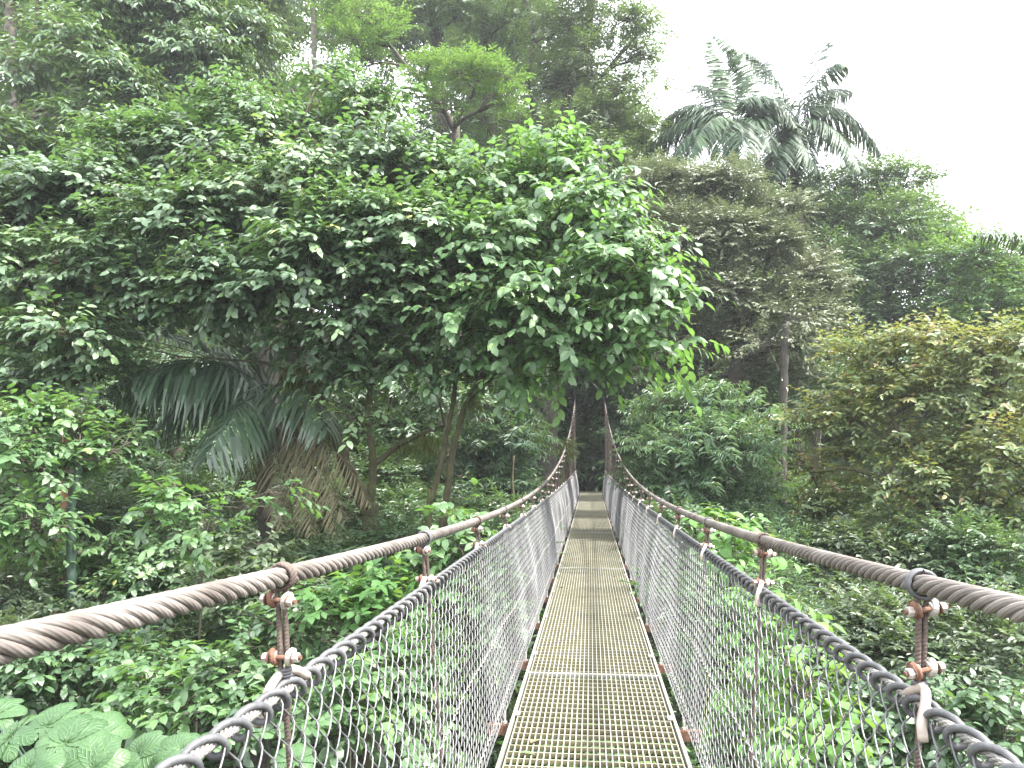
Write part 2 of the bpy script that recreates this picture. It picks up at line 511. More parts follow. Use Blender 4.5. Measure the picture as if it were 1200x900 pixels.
# --- the great tree on the left, and its glossy neighbour over the bridge
tp = PT([(436, 655, 14), (430, 600, 14), (412, 558, 14), (392, 510, 13.9), (366, 458, 13.8), (348, 415, 13.7), (330, 330, 13.8), (310, 230, 14)])
f0 = foot(P(440, 700, 14))
sp_big = dict(face=1.2, len=.185, w=.56, cov=3.4, nps=9, spray=.75, droop=.65, tpl=T_BROAD, subs=9, flat=.72, twig_r=.006, young=.10)
tree('broadleaf_tree', 'large spreading tree with pale glossy leaves and forked mossy trunk left of the bridge',
     [([f0] + tp, .17, .05),
      (PT([(433, 598, 14), (437, 560, 13.9), (436, 520, 13.8), (431, 480, 13.7), (440, 400, 13.8), (450, 290, 14)]), .085, .04),
      (PT([(437, 545, 13.9), (468, 522, 13.8), (495, 508, 13.7), (520, 500, 13.6)]), .06, .03),
      (PT([(378, 480, 13.8), (372, 450, 13.7), (350, 440, 13.6), (310, 425, 13.5)]), .07, .03),
      (PT([(348, 415, 13.7), (250, 330, 13.6), (150, 300, 13.5), (60, 280, 13.4)]), .07, .02)],
     B([(95, 245, 14, 85), (195, 190, 15, 75), (300, 160, 15.2, 65), (395, 135, 15.5, 52), (60, 325, 13, 60), (150, 320, 13.2, 70), (240, 270, 13.2, 80),
        (330, 235, 13.4, 80), (420, 200, 14, 75), (490, 215, 14, 65), (310, 330, 12.8, 75), (400, 300, 12.6, 85), (480, 290, 12.6, 75), (230, 370, 13, 45),
        (440, 370, 12.8, 62), (520, 360, 12.8, 62), (20, 260, 13.6, 55), (370, 410, 12.8, 34), (290, 215, 14.5, 60), (130, 240, 14.6, 60),
        (415, 495, 12.2, 16), (380, 90, 15.8, 26), (450, 430, 13, 34), (340, 345, 12.2, 50), (420, 385, 12.4, 36), (370, 300, 12, 50), (250, 340, 12.4, 50), (465, 335, 12.2, 46), (170, 350, 12.6, 38), (500, 425, 12.8, 34), (400, 440, 12.8, 26), (80, 400, 12.2, 50), (230, 200, 15, 60), (150, 180, 15.4, 45), (450, 140, 15.4, 36)]),
     sp_big, M_L1, M_BARKM,
     moss=[(P(372, 450, 13.7), .14, .30, 500), (P(345, 437, 13.6), .16, .35, 500), (P(410, 420, 13.6), .2, .3, 400), (P(480, 520, 13.8), .16, .2, 350), (P(505, 515, 13.6), .12, .3, 250),
           (P(390, 505, 13.9), .1, .15, 250), (P(345, 480, 13.6), .06, .5, 200)])

f1 = foot(P(510, 700, 13))
tree('overhanging_tree', 'glossy tree with twin lichened stems whose large drooping leaves overhang the bridge',
     [([f1] + PT([(503, 640, 13), (507, 585, 13), (522, 520, 13), (533, 455, 12.9), (538, 400, 12.8)]), .06, .035),
      (PT([(516, 640, 13.1), (524, 580, 13.1), (533, 520, 13), (552, 465, 12.8), (600, 430, 12.6), (660, 410, 12.3), (720, 380, 12), (785, 350, 11.6)]), .07, .02),
      (PT([(552, 465, 12.8), (600, 380, 12.7), (640, 300, 12.8), (650, 220, 13)]), .06, .02)],
     B([(585, 230, 13.6, 55), (625, 185, 13.8, 38), (655, 210, 13.4, 40), (575, 310, 12.6, 65), (640, 275, 12.6, 62), (695, 265, 12.4, 48), (700, 330, 11.8, 58), (745, 320, 11.6, 42),
        (640, 360, 12, 58), (730, 385, 11.6, 45), (775, 350, 11.4, 30), (690, 410, 11.8, 42), (600, 405, 12.4, 45), (785, 410, 11.4, 26), (740, 432, 11.8, 20), (560, 440, 12.8, 30),
        (725, 275, 12, 30), (650, 428, 12, 22), (810, 345, 11.3, 14), (640, 165, 14, 26), (680, 190, 13.4, 22), (610, 450, 12.6, 26), (520, 320, 12.2, 46), (600, 345, 11.8, 46), (650, 395, 11.8, 34), (550, 380, 12.4, 50), (520, 250, 13.2, 50), (690, 225, 12.8, 36)]),
     dict(face=1.2, len=.215, w=.58, cov=2.6, nps=8, spray=.8, droop=.95, tpl=T_BROAD, subs=8, flat=.72, twig_r=.006, young=.12), M_L1B, M_BARKM,
     moss=[(P(600, 425, 12.6), .16, .2, 300), (P(555, 470, 12.8), .08, .2, 200)])

# --- trees at the left edge
sp_l = dict(len=.19, w=.52, cov=2.6, nps=8, spray=.6, droop=.6, tpl=T_BROAD, subs=7, flat=.75)
tree('slender_tree', 'slender tree with thin orange brown trunk at the left edge',
     [([foot(P(72, 600, 13.5))] + PT([(78, 540, 13.5), (74, 460, 13.4), (66, 400, 13.3), (62, 330, 13.3), (70, 290, 13.4)]), .09, .05)],
     B([(30, 395, 12.6, 50), (110, 385, 13.2, 40), (40, 455, 12.8, 50), (115, 440, 13, 32), (10, 330, 12.8, 40), (160, 345, 13.6, 40)]), sp_l, M_L1, M_BARKO)
tree('green_stemmed_tree', 'leafy tree with smooth dark green stem at lower left',
     [([foot(P(84, 840, 11))] + PT([(86, 780, 11), (84, 700, 11), (83, 640, 11), (84, 590, 11), (95, 540, 11)]), .075, .06)],
     B([(25, 545, 10.6, 48), (85, 555, 11.2, 34), (140, 530, 11.4, 30), (20, 620, 10.4, 48), (95, 505, 11.6, 40), (40, 500, 11.2, 42), (50, 670, 11.6, 45), (120, 640, 11.8, 26)]),
     dict(sp_l, len=.17), M_L1B, M_BARKG)

# --- upper left
sp_f = dict(face=1.2, len=.27, w=.45, cov=2.8, nps=9, spray=1.0, droop=.9, tpl=T_HEX, subs=9, flat=.85, twig_r=.004)
tree('twin_trunk_tree', 'tall tree with two pale diverging trunks in the top left corner',
     [([foot(P(24, 300, 22))] + PT([(20, 200, 22), (22, 110, 22), (12, 40, 22), (18, -60, 22)]), .22, .15),
      (PT([(24, 110, 22), (38, 70, 22), (45, 10, 22), (60, -60, 22)]), .13, .09)],
     B([(60, 40, 21, 62), (25, 95, 20, 40), (110, 85, 20.5, 55), (150, 30, 22, 60), (90, -20, 22, 70), (15, 170, 20, 45), (100, 145, 20, 40), (150, 120, 21, 40), (5, 10, 23, 40)]),
     sp_f, M_L2, M_BARKL)
tree('drooping_leaf_tree', 'dark tree with cascading drooping leaves in the upper left',
     [([foot(P(215, 330, 25))] + PT([(220, 200, 25), (215, 100, 25), (225, 20, 25), (220, -60, 25)]), .25, .15)],
     B([(200, 20, 23, 62), (230, 80, 23, 60), (270, 120, 23, 48), (185, 100, 22.5, 42), (260, 30, 24, 55), (290, 60, 24.5, 40), (235, -40, 24, 70), (175, 160, 22, 40)]),
     dict(sp_f, droop=1.1), M_L2, M_BARK)
tree('vine_clad_tree', 'tall trunk wrapped in climbing vines left of the sky gap at top',
     [([foot(P(322, 330, 28))] + PT([(320, 200, 28), (313, 100, 28), (305, 20, 28), (300, -60, 28)]), .45, .35)],
     [(P(306 + rng.normal(0, 5), y, 27.6), .75) for y in range(-30, 130, 17)] + B([(270, -30, 27, 50), (340, -30, 28, 40)]),
     dict(sp_f, len=.18, cov=2.3, spray=.5), M_L3, M_BARKD)
tree('slim_background_tree', 'slim pale trunk with sparse leaves standing in the top sky gap',
     [([foot(P(370, 300, 33))] + PT([(369, 150, 33), (368, 60, 33), (366, -40, 33)]), .16, .12)],
     B([(350, -10, 33, 34), (395, -15, 33, 40), (340, 110, 32, 26), (385, 50, 34, 18)]), dict(sp_f, cov=1.8), M_L2, M_BARKL)

tree('layered_tree', 'bright green tree with flat layered sprays of foliage at top centre',
     [([foot(P(540, 330, 27))] + PT([(536, 220, 27), (530, 150, 27), (505, 110, 26.6), (470, 70, 26.4), (440, 30, 26.3)]), .16, .05),
      (PT([(530, 150, 27), (555, 110, 26.6), (580, 95, 26.3)]), .09, .04)],
     B([(440, 20, 26, 34), (415, 50, 26, 30), (455, 45, 26, 22), (500, 82, 25.6, 30), (560, 88, 25.2, 36), (598, 92, 25, 26), (530, 78, 25.4, 24), (425, 75, 26, 20), (580, 118, 25.4, 22), (520, 125, 25.6, 22), (490, 110, 26, 18), (400, 10, 26.5, 30)]),
     dict(len=.22, w=.34, cov=3.0, nps=10, spray=.7, droop=.15, tpl=T_SMALL, subs=8, flat=.42, sflat=.3, rise=.2), M_L4, M_BARK)

sp_far = dict(len=.23, w=.46, cov=2.5, nps=9, spray=.9, droop=.5, tpl=T_SMALL, subs=10, flat=.8, twig_r=.004)
tree('columnar_tree', 'dark tree with two thick straight trunks at top centre',
     [([foot(P(520, 330, 34))] + PT([(518, 200, 34), (515, 120, 34), (512, 40, 34), (510, -60, 34)]), .42, .3),
      ([foot(P(570, 330, 34.5))] + PT([(572, 200, 34.5), (572, 110, 34.5), (570, 30, 34.5), (575, -60, 34.5)]), .38, .28)],
     B([(490, 20, 33, 40), (540, 15, 33, 45), (600, 20, 33, 45), (460, -10, 34, 40), (560, 150, 34, 30), (545, 60, 35.5, 28), (600, 65, 35, 30), (630, 150, 34, 30), (500, 165, 34, 24), (450, 110, 35, 14), (560, 190, 34, 36), (500, 190, 34, 30)]),
     sp_far, M_L2, M_BARKD)
tree('spreading_grey_tree', 'tall grey green tree with spreading dark limbs against the sky at top centre',
     [([foot(P(640, 360, 31))] + PT([(648, 240, 31), (655, 160, 31), (672, 90, 31), (690, 20, 31), (700, -50, 31)]), .34, .14),
      (PT([(655, 150, 31), (690, 110, 30.7), (730, 60, 30.5), (765, 20, 30.5)]), .14, .05),
      (PT([(652, 190, 31), (620, 110, 31), (625, 40, 31), (610, -20, 31)]), .14, .06),
      (PT([(650, 180, 31), (700, 150, 30.5), (750, 120, 30.3)]), .11, .04)],
     B([(650, 40, 30.5, 48), (700, 30, 30, 48), (745, 30, 30, 30), (745, 70, 29.8, 28), (690, 85, 29.8, 42), (640, 100, 30.4, 34), (730, 118, 29.8, 34), (690, 145, 29.6, 40), (755, 150, 30, 26), (700, 190, 29.5, 42), (640, 190, 30, 30), (765, 175, 30.6, 22), (770, 95, 30.8, 14), (680, -20, 30, 60), (740, 205, 29, 30)]),
     dict(sp_far, cov=2.2, len=.22), M_L3, M_BARKD)

tree('understory_tree', 'dark leafy understory tree in the shade behind the dark palm',
     [([foot(P(150, 640, 20))] + PT([(150, 560, 20), (150, 500, 20)]), .1, .04)],
     B([(110, 470, 19, 46), (180, 560, 19, 48), (200, 500, 20, 44), (130, 600, 19, 44), (250, 590, 19, 44), (60, 540, 18, 40), (250, 520, 20, 36), (200, 420, 20, 40)]),
     dict(sp_far, len=.2), M_L2, M_BARKD)
tree('understory_tree', 'dark leafy understory tree in the shade between the mossy and the twin stems',
     [([foot(P(450, 660, 19))] + PT([(450, 580, 19), (452, 500, 19)]), .1, .04)],
     B([(400, 470, 19, 40), (460, 450, 19, 42), (430, 530, 19, 44), (480, 510, 19, 36), (390, 580, 18.5, 38), (450, 610, 18, 40), (520, 470, 19, 34), (340, 560, 19, 38), (500, 590, 18.6, 30)]),
     dict(sp_far, len=.2), M_L2, M_BARKD)

# --- olive tree right of centre
tree('olive_leaved_tree', 'tree with dense olive brown small leaves right of the bridge',
     [([foot(P(850, 640, 24))] + PT([(858, 520, 24), (862, 430, 24), (862, 380, 24), (852, 310, 24), (860, 240, 24)]), .27, .09),
      (PT([(862, 400, 24), (890, 350, 23.7), (900, 300, 23.6)]), .12, .05), (PT([(860, 360, 24), (820, 310, 23.8), (790, 260, 23.8)]), .12, .05)],
     B([(730, 235, 24, 30), (740, 300, 24, 30), (750, 350, 24, 28), (970, 340, 23.6, 24), (940, 440, 24, 22), (900, 450, 24.4, 26), (830, 440, 24.6, 28), (770, 430, 24.6, 28), (770, 225, 23.6, 40), (815, 222, 23.4, 36), (865, 225, 23.4, 36), (910, 250, 23.4, 34), (760, 268, 23, 30), (800, 285, 22.6, 40), (850, 280, 22.8, 42), (900, 300, 22.8, 40), (945, 320, 23, 30),
        (955, 368, 23.2, 24), (905, 360, 22.8, 38), (860, 340, 22.8, 36), (930, 405, 23.4, 28), (800, 345, 23, 30), (825, 400, 23.6, 36), (785, 400, 23.4, 26), (880, 420, 24.4, 24)]),
     dict(len=.15, w=.5, cov=3.4, nps=10, spray=.55, droop=.35, tpl=T_SMALL, subs=9, flat=.9, rise=.15, twig_r=.003, young=.1, face=1.2), M_L5, M_BARKD)

# --- right background
tree('round_crowned_tree', 'hazy deep green tree with rounded crown under the palms at right',
     [([foot(P(1040, 560, 32))] + PT([(1040, 450, 32), (1036, 360, 32), (1040, 260, 32)]), .3, .12)],
     B([(985, 225, 33, 34), (1030, 215, 32.6, 34), (1060, 215, 32.8, 26), (1000, 265, 31.6, 42), (1055, 265, 31.4, 42), (1085, 290, 31.4, 30), (1000, 320, 31, 42), (1055, 330, 30.6, 48), (1100, 340, 31, 36), (1000, 375, 31, 36), (1060, 385, 31, 38), (960, 260, 33, 28), (1090, 380, 31, 30)]),
     dict(sp_far, len=.24, cov=2.8), M_L2, M_BARKD)
tree('sunlit_green_tree', 'mid green tree with sunlit top below the frond at the right edge',
     [([foot(P(1160, 560, 29))] + PT([(1160, 450, 29), (1155, 380, 29), (1160, 320, 29)]), .25, .1)],
     B([(1125, 300, 29, 30), (1160, 310, 28.6, 32), (1195, 330, 28.4, 30), (1140, 350, 28.6, 38), (1190, 380, 28, 36), (1150, 395, 28.2, 34), (1210, 300, 29, 24), (1110, 275, 30, 16)]),
     dict(sp_far, len=.22, cov=2.8), M_L4, M_BARKD)
tree('forest_edge_tree', 'low leafy tree in a gap between olive and round crowned trees',
     [([foot(P(950, 520, 30))] + PT([(955, 450, 30), (950, 380, 30), (935, 230, 30)]), .2, .1)],
     B([(900, 205, 31, 26), (940, 235, 31, 26), (970, 295, 31, 22), (975, 420, 28, 26), (1010, 430, 27, 30), (1050, 425, 27, 30), (935, 200, 32, 18)]),
     dict(sp_far, len=.22, cov=2.6), M_L7, M_BARKD)
tree('autumn_tree', 'tree with yellow and rust tinted leaves and mossy limbs at the right edge',
     [([foot(P(1120, 760, 15))] + PT([(1110, 660, 15), (1095, 600, 15), (1120, 540, 15), (1155, 490, 14.8), (1165, 440, 14.8), (1150, 410, 14.8)]), .15, .04),
      (PT([(1100, 610, 15), (1050, 570, 15.2), (1000, 550, 15.4), (950, 553, 15.6)]), .06, .03),
      (PT([(1160, 470, 14.8), (1185, 445, 14.6), (1230, 430, 14.4)]), .045, .03),
      (PT([(1100, 600, 15), (1060, 520, 15.2), (1030, 460, 15.4)]), .06, .03),
      (PT([(1105, 625, 15), (1160, 600, 14.5), (1215, 565, 14)]), .06, .04)],
     B([(1005, 420, 16, 28), (1055, 410, 15.8, 34), (1105, 412, 15.4, 36), (1160, 415, 15, 38), (1200, 420, 14.8, 38), (1020, 465, 15.8, 34), (1080, 465, 15.2, 38), (1200, 490, 14.4, 42), (1140, 490, 15.2, 30), (945, 495, 16, 24), (975, 470, 16.4, 18),
        (1050, 520, 15.4, 34), (1110, 545, 15, 34), (990, 530, 16, 28), (1190, 560, 14.2, 36), (955, 560, 16.2, 24), (1020, 580, 15.6, 36), (1205, 620, 13.8, 34), (1150, 450, 15, 40), (1080, 570, 14.6, 36), (1140, 590, 14.2, 36), (1180, 530, 14, 34), (970, 600, 16, 28), (1060, 620, 14.6, 30), (1010, 500, 15.6, 32), (1040, 440, 15.6, 34)]),
     dict(len=.15, w=.55, cov=1.9, nps=8, spray=.7, droop=.5, tpl=T_HEX, subs=9, flat=.8, young=.22, face=1.2, twig_r=.003), M_L6, M_BARKM,
     moss=[(P(1000, 552, 15.4), .2, .18, 300), (P(1155, 600, 14.5), .2, .25, 350), (P(1110, 560, 15), .12, .15, 250)])

tree('feathery_tree', 'feathery pale green tree just right of the bridge cables',
     [([foot(P(830, 700, 17.5))] + PT([(828, 600, 17.5), (825, 540, 17.5), (830, 480, 17.5)]), .1, .04)],
     B([(780, 480, 17.6, 26), (820, 468, 17.8, 26), (860, 490, 17.8, 34), (785, 520, 17, 34), (835, 525, 16.8, 38), (885, 530, 17.4, 30), (800, 565, 16.6, 34), (855, 570, 16.8, 34), (895, 570, 17.6, 24), (765, 555, 17.4, 22), (905, 495, 18, 18), (760, 500, 18.4, 18)]),
     dict(len=.17, w=.24, cov=3.0, nps=16, spray=.6, droop=.55, tpl=T_HEX, subs=8, flat=.75, ahead=.35), M_L7, M_BARK)
tree('straight_trunk_tree', 'tree with one straight bare grey trunk behind the feathery tree',
     [([foot(P(918, 700, 21))] + PT([(918, 600, 21), (917, 520, 21), (919, 430, 21), (920, 380, 21)]), .12, .095)],
     B([(925, 375, 21.5, 24), (900, 405, 21.5, 18)]), dict(sp_far, len=.18), M_L5, M_BARKD)
tree('fern_like_tree', 'dark blue green tree with fern like sprays left of the far cables',
     [([foot(P(600, 700, 22))] + PT([(600, 600, 22), (595, 530, 22), (600, 460, 22)]), .14, .06)],
     B([(570, 470, 21.5, 34), (608, 462, 22.5, 26), (590, 520, 21, 36), (612, 515, 22, 24), (540, 535, 21, 34), (610, 570, 21, 34), (560, 590, 20.5, 34), (605, 545, 22.5, 20), (520, 580, 20.5, 26), (480, 560, 21, 30), (590, 625, 20.5, 30)]),
     dict(len=.22, w=.26, cov=2.6, nps=14, spray=.8, droop=.5, tpl=T_HEX, subs=8, flat=.75, ahead=.4), leaf_mat('leaf_blue_green', [(0, (.014, .045, .026)), (.6, (.030, .078, .042)), (1, (.065, .13, .06))], .45, .5, .2), M_BARKD)


# ------------------------------------------------------------------ shrubs and saplings
def shrub(name, label, blobs, sp, leafm, barkm=M_BARK, r=.022, cat='shrub', group=None):
    bl = [(c_ - np.array([0, 0, .12 * r_]), r_ * 1.3) for c_, r_ in B(blobs)]
    c = np.mean([b[0] for b in bl], axis=0)
    f = foot(c, .2)
    f[0] += rng.normal(0, .3)
    f[1] += .5
    mid = f + (c - f) * np.array([.3, .3, .6]) + rng.normal(0, .1, 3)
    trunks = [([f, mid, c], r * 1.3, r * .6)]
    return tree(name, label, trunks, bl, sp, leafm, barkm, cat=cat, group=group, limb=.012, tsides=7)


S_B = dict(len=.15, w=.55, cov=2.5, nps=8, spray=.45, droop=.55, tpl=T_BROAD, subs=7, flat=.75, twig_r=.004)
S_S = dict(len=.11, w=.5, cov=2.6, nps=10, spray=.4, droop=.3, tpl=T_HEX, subs=8, flat=.75, twig_r=.003)
S_G = dict(len=.13, w=.38, cov=2.4, nps=10, spray=.5, droop=.3, tpl=T_HEX, subs=8, flat=.75, twig_r=.004)
LEFT = [
    ('shrub with small pale leaves beside the green stem', [(30, 700, 11, 40), (80, 745, 10.4, 34), (15, 760, 10, 40), (110, 690, 12, 26)], S_S, M_L3),
    ('leafy shrub in shade below the dark palm fronds', [(180, 650, 12, 40), (230, 640, 12.4, 34), (160, 700, 11.4, 38), (210, 700, 11.4, 34)], S_B, M_L1),
    ('shrub with rounded grey green leaves behind the near left rope', [(270, 690, 11, 34), (300, 650, 11.6, 30), (320, 700, 11, 30), (250, 650, 12, 26)], S_B, M_L3),
    ('small sapling with sparse light leaves hanging before the dead fronds', [(195, 570, 10, 20), (225, 590, 10, 22), (175, 600, 10, 22), (250, 610, 9.8, 20), (300, 590, 9.8, 16), (325, 575, 9.8, 12), (215, 640, 9.8, 24)], dict(S_B, cov=1.5, len=.16), M_L1B),
    ('shrub with dark oval leaves at the left edge under the rope', [(130, 760, 10, 36), (60, 800, 9.5, 38), (170, 785, 9.4, 32), (10, 810, 9.4, 36)], S_B, M_L2),
    ('bright leaved shrub in the lower left beyond the big lobed leaves', [(190, 800, 8.4, 34), (240, 830, 8, 32), (260, 770, 8.6, 32), (150, 830, 8.2, 30)], dict(S_B, len=.16), M_L1B),
    ('shrub with oval leaves behind the nearest left hanger', [(330, 740, 8.8, 32), (290, 790, 8.4, 32), (360, 700, 9.4, 26), (300, 840, 8, 30)], S_B, M_L1),
    ('bright young shrub beside the second left hanger', [(430, 700, 9, 28), (400, 720, 8.8, 24), (455, 680, 9.4, 22), (470, 720, 9, 26)], dict(S_B, len=.16), M_L4),
    ('leafy shrub seen through the left netting low down', [(440, 790, 8, 36), (400, 840, 7.6, 36), (480, 830, 7.8, 34), (520, 780, 8.4, 34)], S_B, M_L1B),
    ('shrub with broad leaves close behind the left netting', [(545, 640, 9.6, 22), (530, 600, 10, 18), (560, 680, 9.6, 26), (575, 720, 9.2, 30), (510, 660, 9.8, 20)], dict(S_B, len=.17), M_L1B),
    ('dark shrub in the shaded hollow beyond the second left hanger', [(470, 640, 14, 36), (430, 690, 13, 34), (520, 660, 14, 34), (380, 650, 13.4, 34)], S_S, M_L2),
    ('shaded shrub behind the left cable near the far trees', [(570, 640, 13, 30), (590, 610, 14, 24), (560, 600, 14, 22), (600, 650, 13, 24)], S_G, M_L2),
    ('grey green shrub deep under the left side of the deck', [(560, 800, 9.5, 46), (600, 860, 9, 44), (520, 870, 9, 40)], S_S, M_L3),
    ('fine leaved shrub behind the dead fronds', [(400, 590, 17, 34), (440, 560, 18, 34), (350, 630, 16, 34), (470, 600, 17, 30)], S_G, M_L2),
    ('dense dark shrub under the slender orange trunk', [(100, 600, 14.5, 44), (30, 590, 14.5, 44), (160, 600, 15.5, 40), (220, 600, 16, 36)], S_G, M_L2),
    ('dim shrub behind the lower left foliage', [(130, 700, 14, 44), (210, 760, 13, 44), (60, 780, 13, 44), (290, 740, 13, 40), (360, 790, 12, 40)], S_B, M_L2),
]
RIGHT = [
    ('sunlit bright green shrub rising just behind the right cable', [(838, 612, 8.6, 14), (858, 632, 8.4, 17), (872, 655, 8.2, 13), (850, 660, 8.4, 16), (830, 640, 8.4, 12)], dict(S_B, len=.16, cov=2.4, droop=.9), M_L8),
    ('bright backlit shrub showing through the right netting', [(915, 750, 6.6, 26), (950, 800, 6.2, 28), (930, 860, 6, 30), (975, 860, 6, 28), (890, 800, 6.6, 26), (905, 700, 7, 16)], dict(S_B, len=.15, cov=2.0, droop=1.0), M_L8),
    ('pale green shrub low behind the middle of the right netting', [(800, 700, 10, 26), (850, 720, 9.6, 30), (870, 760, 9, 30), (830, 790, 8.6, 32)], S_S, M_L1B),
    ('feathery grey green shrub below the straight grey trunk', [(900, 640, 16, 34), (940, 660, 15, 36), (890, 690, 14, 34), (860, 600, 17, 26), (930, 720, 13, 34)], dict(S_G, w=.28), M_L7),
    ('grey green shrub with small leaves beneath the autumn tree', [(980, 640, 15, 36), (1030, 650, 14.5, 38), (1000, 690, 14, 38), (1080, 670, 14, 38)], S_S, M_L3),
    ('dense dark shrub at the right edge above the thick rope', [(1140, 650, 13.5, 40), (1190, 670, 13, 38), (1100, 640, 14, 34), (1180, 625, 14, 30)], S_S, M_L2),
    ('shrub with pale shining leaves beyond the near right hanger', [(1130, 740, 11, 38), (1180, 770, 10.5, 38), (1160, 720, 11.4, 34), (1100, 780, 10.6, 34)], S_S, M_L3),
    ('green shrub between the two nearest right hangers', [(1000, 740, 11.5, 36), (1050, 730, 11.5, 36), (960, 760, 11, 34), (1030, 780, 11, 36)], S_S, M_L3),
    ('shrub low in the bottom right corner', [(1150, 840, 9.5, 40), (1190, 870, 9, 38), (1100, 850, 9.4, 38), (1060, 830, 9.8, 34)], S_B, M_L2),
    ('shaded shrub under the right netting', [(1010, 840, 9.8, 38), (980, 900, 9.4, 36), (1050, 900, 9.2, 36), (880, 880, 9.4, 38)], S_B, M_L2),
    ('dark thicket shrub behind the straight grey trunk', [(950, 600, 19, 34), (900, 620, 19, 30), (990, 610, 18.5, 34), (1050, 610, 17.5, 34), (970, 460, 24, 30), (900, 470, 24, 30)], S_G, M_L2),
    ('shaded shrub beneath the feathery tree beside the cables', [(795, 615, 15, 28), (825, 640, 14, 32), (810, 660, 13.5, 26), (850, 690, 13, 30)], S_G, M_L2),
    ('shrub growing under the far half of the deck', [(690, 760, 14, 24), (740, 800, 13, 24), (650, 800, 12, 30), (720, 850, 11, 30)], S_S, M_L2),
    ('leafy shrub visible through the grating under the near deck', [(660, 900, 8.2, 40), (710, 930, 7.8, 44), (760, 900, 8, 40), (620, 930, 7.8, 40), (790, 950, 7.6, 40)], S_B, M_L1B),
]
for lab, bl, sp, m in LEFT + RIGHT:
    shrub('shrub', lab, bl, sp, m, group='shrubs on the ravine slopes')


# ------------------------------------------------------------------ palms
def frond(g, hub, ctrl, tip, ll, n=34, w=.05, droop=.5, mats=(0, 1), tint=.5, rr=.022, start=.12, ahead=.55, updir=(0, 0, 1), reps=2):
    hub, ctrl, tip = [np.asarray(a, float) for a in (hub, ctrl, tip)]
    t = np.linspace(0, 1, 18)[:, None]
    rach = (1 - t) ** 2 * hub + 2 * t * (1 - t) * ctrl + t * t * tip
    g.tubes(rach, np.linspace(rr, rr * .15, 18), 5, (.3, .8, .5), mats[1])
    u = np.linspace(start, 1, n)[:, None]
    p = (1 - u) ** 2 * hub + 2 * u * (1 - u) * ctrl + u * u * tip
    tg = nrm(2 * (1 - u) * (ctrl - hub) + 2 * u * (tip - ctrl))
    side = nrm(np.cross(tg, np.asarray(updir, float)))
    nn = np.cross(side, tg)
    prof = np.sin(np.clip(u * .93 + .09, 0, 1) * PI) ** .5
    for s in (-1, 1):
        for rep in range(reps):
            m = len(p)
            o = p + tg * rng.normal(0, .02, (m, 1))
            d = side * s + tg * (ahead + rng.normal(0, .12, (m, 1))) + nn * rng.uniform(-.1, .4, (m, 1)) - np.array([0, 0, 1.]) * droop * rng.uniform(.6, 1.3, (m, 1))
            N_ = nn + side * s * .3 + rng.normal(0, .18, (m, 3)) + np.array([0, 0, .2])
            L_ = ll * prof[:, 0] * rng.uniform(.8, 1.08, m)
            g.leaves(o, d, N_, L_, np.full(m, w), T_BLADE, mats[0], np.clip(tint + rng.normal(0, .2, m), 0, 1))
            if rep == 0:
                p = p + tg * (.5 / n)


def palm(name, label, foot_pt, hub, r0, fronds, leafm, barkm=M_BARK, dead=None, lean=(0, 0, 0), lk=1.0, reps=1):
    t = thing(name, label, 'palm', tuple(foot_pt))
    g = Geo()
    p = smooth_path([foot_pt, (foot_pt + hub) / 2 + np.asarray(lean), hub], 16)
    g.tubes(p, np.linspace(r0 * 1.2, r0 * .8, 16), 10, (0, 1, .01), 0, caps=True)
    g.build('trunk', barkm, t, smooth=True)
    for kw in fronds:
        g = Geo()
        frond(g, hub + rng.normal(0, .05, 3), **dict(kw, ll=kw['ll'] * lk, reps=reps))
        g.build('frond', [leafm, M_BARKG], t)
    for kw in dead or []:
        g = Geo()
        frond(g, hub + np.array([0, 0, -.3]) + rng.normal(0, .08, 3), **dict(kw, reps=1))
        g.build('dead_frond', [M_DEAD, M_DEAD], t)
    return t


def fr(cx, cy, cY, tx, ty, tY, ll, **k):
    return dict(ctrl=P(cx, cy, cY), tip=P(tx, ty, tY), ll=ll, **k)


YA = 31
hubA = P(931, 140, YA)
palm('tall_palm', 'tall palm with wide arching fronds against the white sky, the right of a pair', foot(P(926, 520, YA)), hubA, .17,
     [fr(985, 95, YA, 1033, 182, YA - .5, 1.5, n=64, w=.065, droop=1.0),
      fr(945, 85, YA, 970, 42, YA + .6, .95, n=36, w=.07, droop=.5),
      fr(905, 70, YA + .5, 872, 62, YA + 1, 1.1, n=40, w=.07, droop=.7),
      fr(930, 150, YA - 1.5, 962, 208, YA - 1.6, 1.25, n=52, w=.065, droop=.8),
      fr(975, 60, YA, 990, 78, YA - .6, .9, n=30, w=.07, droop=1.0),
      fr(890, 120, YA - 1.5, 860, 165, YA - 2.2, 1.2, n=52, w=.06, droop=.9),
      fr(955, 130, YA + 1.5, 1000, 170, YA + 2.5, 1.3, n=50, w=.06, droop=1.0),
      fr(920, 140, YA + 1, 900, 200, YA + 1.5, 1.1, n=30, w=.08, droop=.8),
      fr(935, 175, YA - .4, 932, 235, YA - .2, .7, n=24, w=.08, droop=.8, tint=.1),
      fr(985, 130, YA - 1, 1010, 205, YA - 2, 1.2, n=52, w=.065, droop=1.0),
      fr(900, 100, YA - 1, 868, 120, YA - 2, 1.2, n=52, w=.065, droop=.9),
      fr(960, 90, YA + 1, 1000, 110, YA + 1.5, 1.1, n=50, w=.06, droop=.9),
      fr(915, 150, YA - 1.2, 905, 215, YA - 2, 1.1, n=50, w=.065, droop=.8, tint=.3)], M_PALM, M_BARKD, lk=1.15, reps=2)
YB = 30
hubB = P(862, 148, YB)
